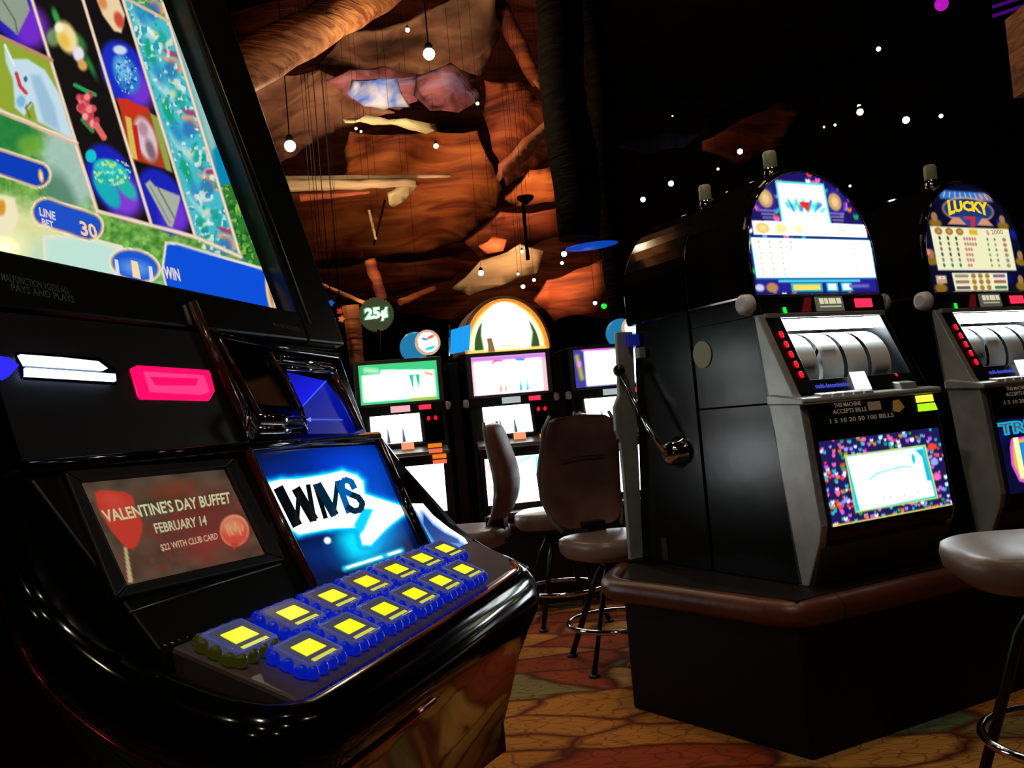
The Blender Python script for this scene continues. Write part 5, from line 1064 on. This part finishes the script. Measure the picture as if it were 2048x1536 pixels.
# trunks
def trunk(x, y0, y1, D, r, label):
    a = at(x, y0, D); z1 = 6.19; pts = []; rs = []
    for i in range(16): t = i/15; pts.append(Vector((a.x+.02*math.sin(i*1.3), a.y, a.z+(z1-a.z)*t))); rs.append(r*(1+.05*rng.randn()))
    rs[0] *= .8
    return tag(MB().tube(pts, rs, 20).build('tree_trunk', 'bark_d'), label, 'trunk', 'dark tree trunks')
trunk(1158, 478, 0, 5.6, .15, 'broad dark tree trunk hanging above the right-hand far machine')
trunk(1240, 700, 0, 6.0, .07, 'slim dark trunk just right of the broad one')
cnt = 0
def bulb(x, y, D, r, label, m='bulb_s', power=0, wire=0, col=(1, .8, .5), name='ceiling_bulb', cat='light'):
    c = at(x, y, D); T = empty(name, c, label, cat, 'bulbs hanging in the roof')
    MB().ball(c, r, n=12).build('bulb', m, T)
    MB().lathe(c+Vector((0, 0, r*.7)), (0, 0, 1), [(r*.6, 0), (r*.7, r*.8), (r*.3, r*1.3)], 10).build('socket', 'wire', T)
    MB().tube([c+Vector((0, 0, r*1.5)), Vector((c.x, c.y, 6.2))], .004 if wire else .0012, 5).build('cord', 'wire', T)
    if power:
        l = lamp('bulb_light', 'POINT', c-Vector((0, 0, r*2.2)), power, col, .03)
bulb(858, 108, 5.4, .036, 'large bright bulb hanging at the top centre', 'bulb', 22, .7)
bulb(580, 292, 5.6, .036, 'large bright bulb beside the screen of the near machine', 'bulb', 22, .8)
for x, y, r, lb in [(815, 60, .016, 'small oval bulb above the large top-centre bulb'), (872, 292, .018, 'small bulb over the middle of the orange hide'), (955, 207, .012, 'tiny bulb at the right rim of the mauve hide'),
    (712, 257, .010, 'left one of two tiny bulbs under the cream blade'), (722, 263, .009, 'right one of two tiny bulbs under the cream blade'), (962, 546, .020, 'bright small bulb on the pale canvas'), (1044, 503, .012, 'tiny bulb at the foot of the thin dark pole'),
    (1128, 508, .020, 'bulb at the left tip of the blue disc'), (1124, 526, .012, 'tiny bulb below the left tip of the blue disc'), (1046, 573, .015, 'small bulb directly above the yellow arch'), (1036, 548, .009, 'faint bulb above the yellow arch, higher one'), (1068, 560, .012, 'small bulb left end of the reddish hide'),
    (1107, 212, .012, 'tiny bulb where the thin pole meets the trunk'), (1190, 606, .014, 'white bulb above the right-hand far machine'), (1238, 606, .013, 'white bulb left of the pull-handle machine'),
    (1757, 98, .018, 'lone bulb highest at the right'), (1720, 224, .026, 'bright bulb above the gap between the round-top machines'), (1718, 212, .014, 'small bulb touching the bright one above the gap'), (1812, 240, .028, 'largest bulb in the dark at the right'), (1882, 232, .016, 'pale oval bulb right of the largest right-hand bulb'),
    (1480, 303, .022, 'bulb left of the confetti machine, higher one'), (1342, 367, .022, 'bulb above the head of the pull-handle machine'), (1286, 399, .020, 'bulb at the left end of the machine heads'), (1345, 232, .006, 'faint speck of a bulb by the blue-grey leaf'), (1670, 250, .010, 'dim bulb above the confetti machine'), (1648, 254, .008, 'fainter dim bulb above the confetti machine'),
    (1436, 338, .010, 'dim bulb beside the frosted service light'), (1700, 372, .010, 'dim bulb between the two round heads')]:
    bulb(x, y, 7.0 if x > 1260 else 6.3, r, lb)
for x, y, m_, lb in [(1208, 612, 'green_led', 'green bulb above the right-hand far machine'), (1238, 628, 'green_led', 'lower green bulb left of the pull-handle machine'), (1883, 8, emat('magenta_bulb', (.8, .1, .8), .8), 'magenta globe at the top right corner')]:
    bulb(x, y, 6.3, .02 if y > 100 else .048, lb, m_)
for i, (x0, y0, x1, y1) in enumerate([(1986, 14, 2070, -14), (1986, 32, 2090, -2)]):
    tag(MB().tube([at(x0, y0, 6), at(x1, y1, 6)], .012, 8).build('neon_tube', emat('violet_neon', (.35, .06, .55), .5)), ['upper violet neon tube at the top right corner', 'lower violet neon tube at the top right corner'][i], 'lamp', 'violet neon tubes')
# coloured star lights at the edge of the near machine
for x, y, c_, lb in [(644, 594, (.9, .3, .25), 'red star light, topmost of the cluster'), (662, 606, (.0, .4, .75), 'upper blue star light'), (652, 622, (.95, .6, .25), 'yellow star light'), (664, 638, (.0, .4, .75), 'lower blue star light'), (680, 622, (.75, .2, .15), 'dark red star light'), (683, 638, (.9, .45, .2), 'orange star light, rightmost of the cluster')]:
    c = at(x, y, 5.6+.0045*(y-590)); T = empty('star_light', c, lb+' beside the near machine', 'light', 'coloured star lights'); mb = MB()
    V = [c+Vector((math.cos(2*math.pi*i/10)*(.026 if i % 2 == 0 else .015), -.0, math.sin(2*math.pi*i/10)*(.026 if i % 2 == 0 else .015))) for i in range(10)]
    mb.add(V+[c+Vector((0, -.018, 0)), c+Vector((0, .018, 0))], [(i, (i+1) % 10, 10) for i in range(10)]+[((i+1) % 10, i, 11) for i in range(10)]); mb.build('star', emat('star_lamp', c_, .8), T)
    MB().tube([c+Vector((0, .0, .022)), Vector((c.x, c.y, 6.2))], .002, 5).build('cord', 'wire', T)
hang(tag(MB().tube([at(630, 592, 5.7), at(641, 624, 5.7)], .02, 8).build('neon_tube', emat('purple_neon', (.55, .08, .6), .6)), 'short purple neon tube beside the star lights', 'lamp', 'violet neon tubes'))
tag(MB().box(Sub(W0, 2.36, -3.9), 0, .5, -.1, .1, 2.3, 2.66).build('timber_panel', 'bark'), 'orange-brown timber panel at the right edge above the LUCKY machine', 'panel')
# overhead downlights behind and above the photographer
for i, (x, y, z) in enumerate([(-.6, .2, 2.7), (.2, -.3, 2.8), (.9, .3, 2.7), (.5, 1.2, 2.9), (-1.0, 1.0, 2.8), (1.4, 1.3, 2.9), (-.1, -1.2, 2.7), (-1.5, .1, 2.7), (1.0, -.8, 2.8)]):
    c = Vector((x, y, z)); T = empty('downlight', c, 'small warm downlight over the aisle in front of the near machine', 'light', 'downlights over the aisle')
    MB().ball(c, .034, n=12).build('bulb', 'bulb', T); MB().lathe(c+Vector((0, 0, .022)), (0, 0, 1), [(.036, 0), (.03, .05), (.012, .07)], 12).build('can', 'wire', T); MB().tube([c+Vector((0, 0, .07)), Vector((x, y, 6.2))], .005, 6).build('cord', 'wire', T)
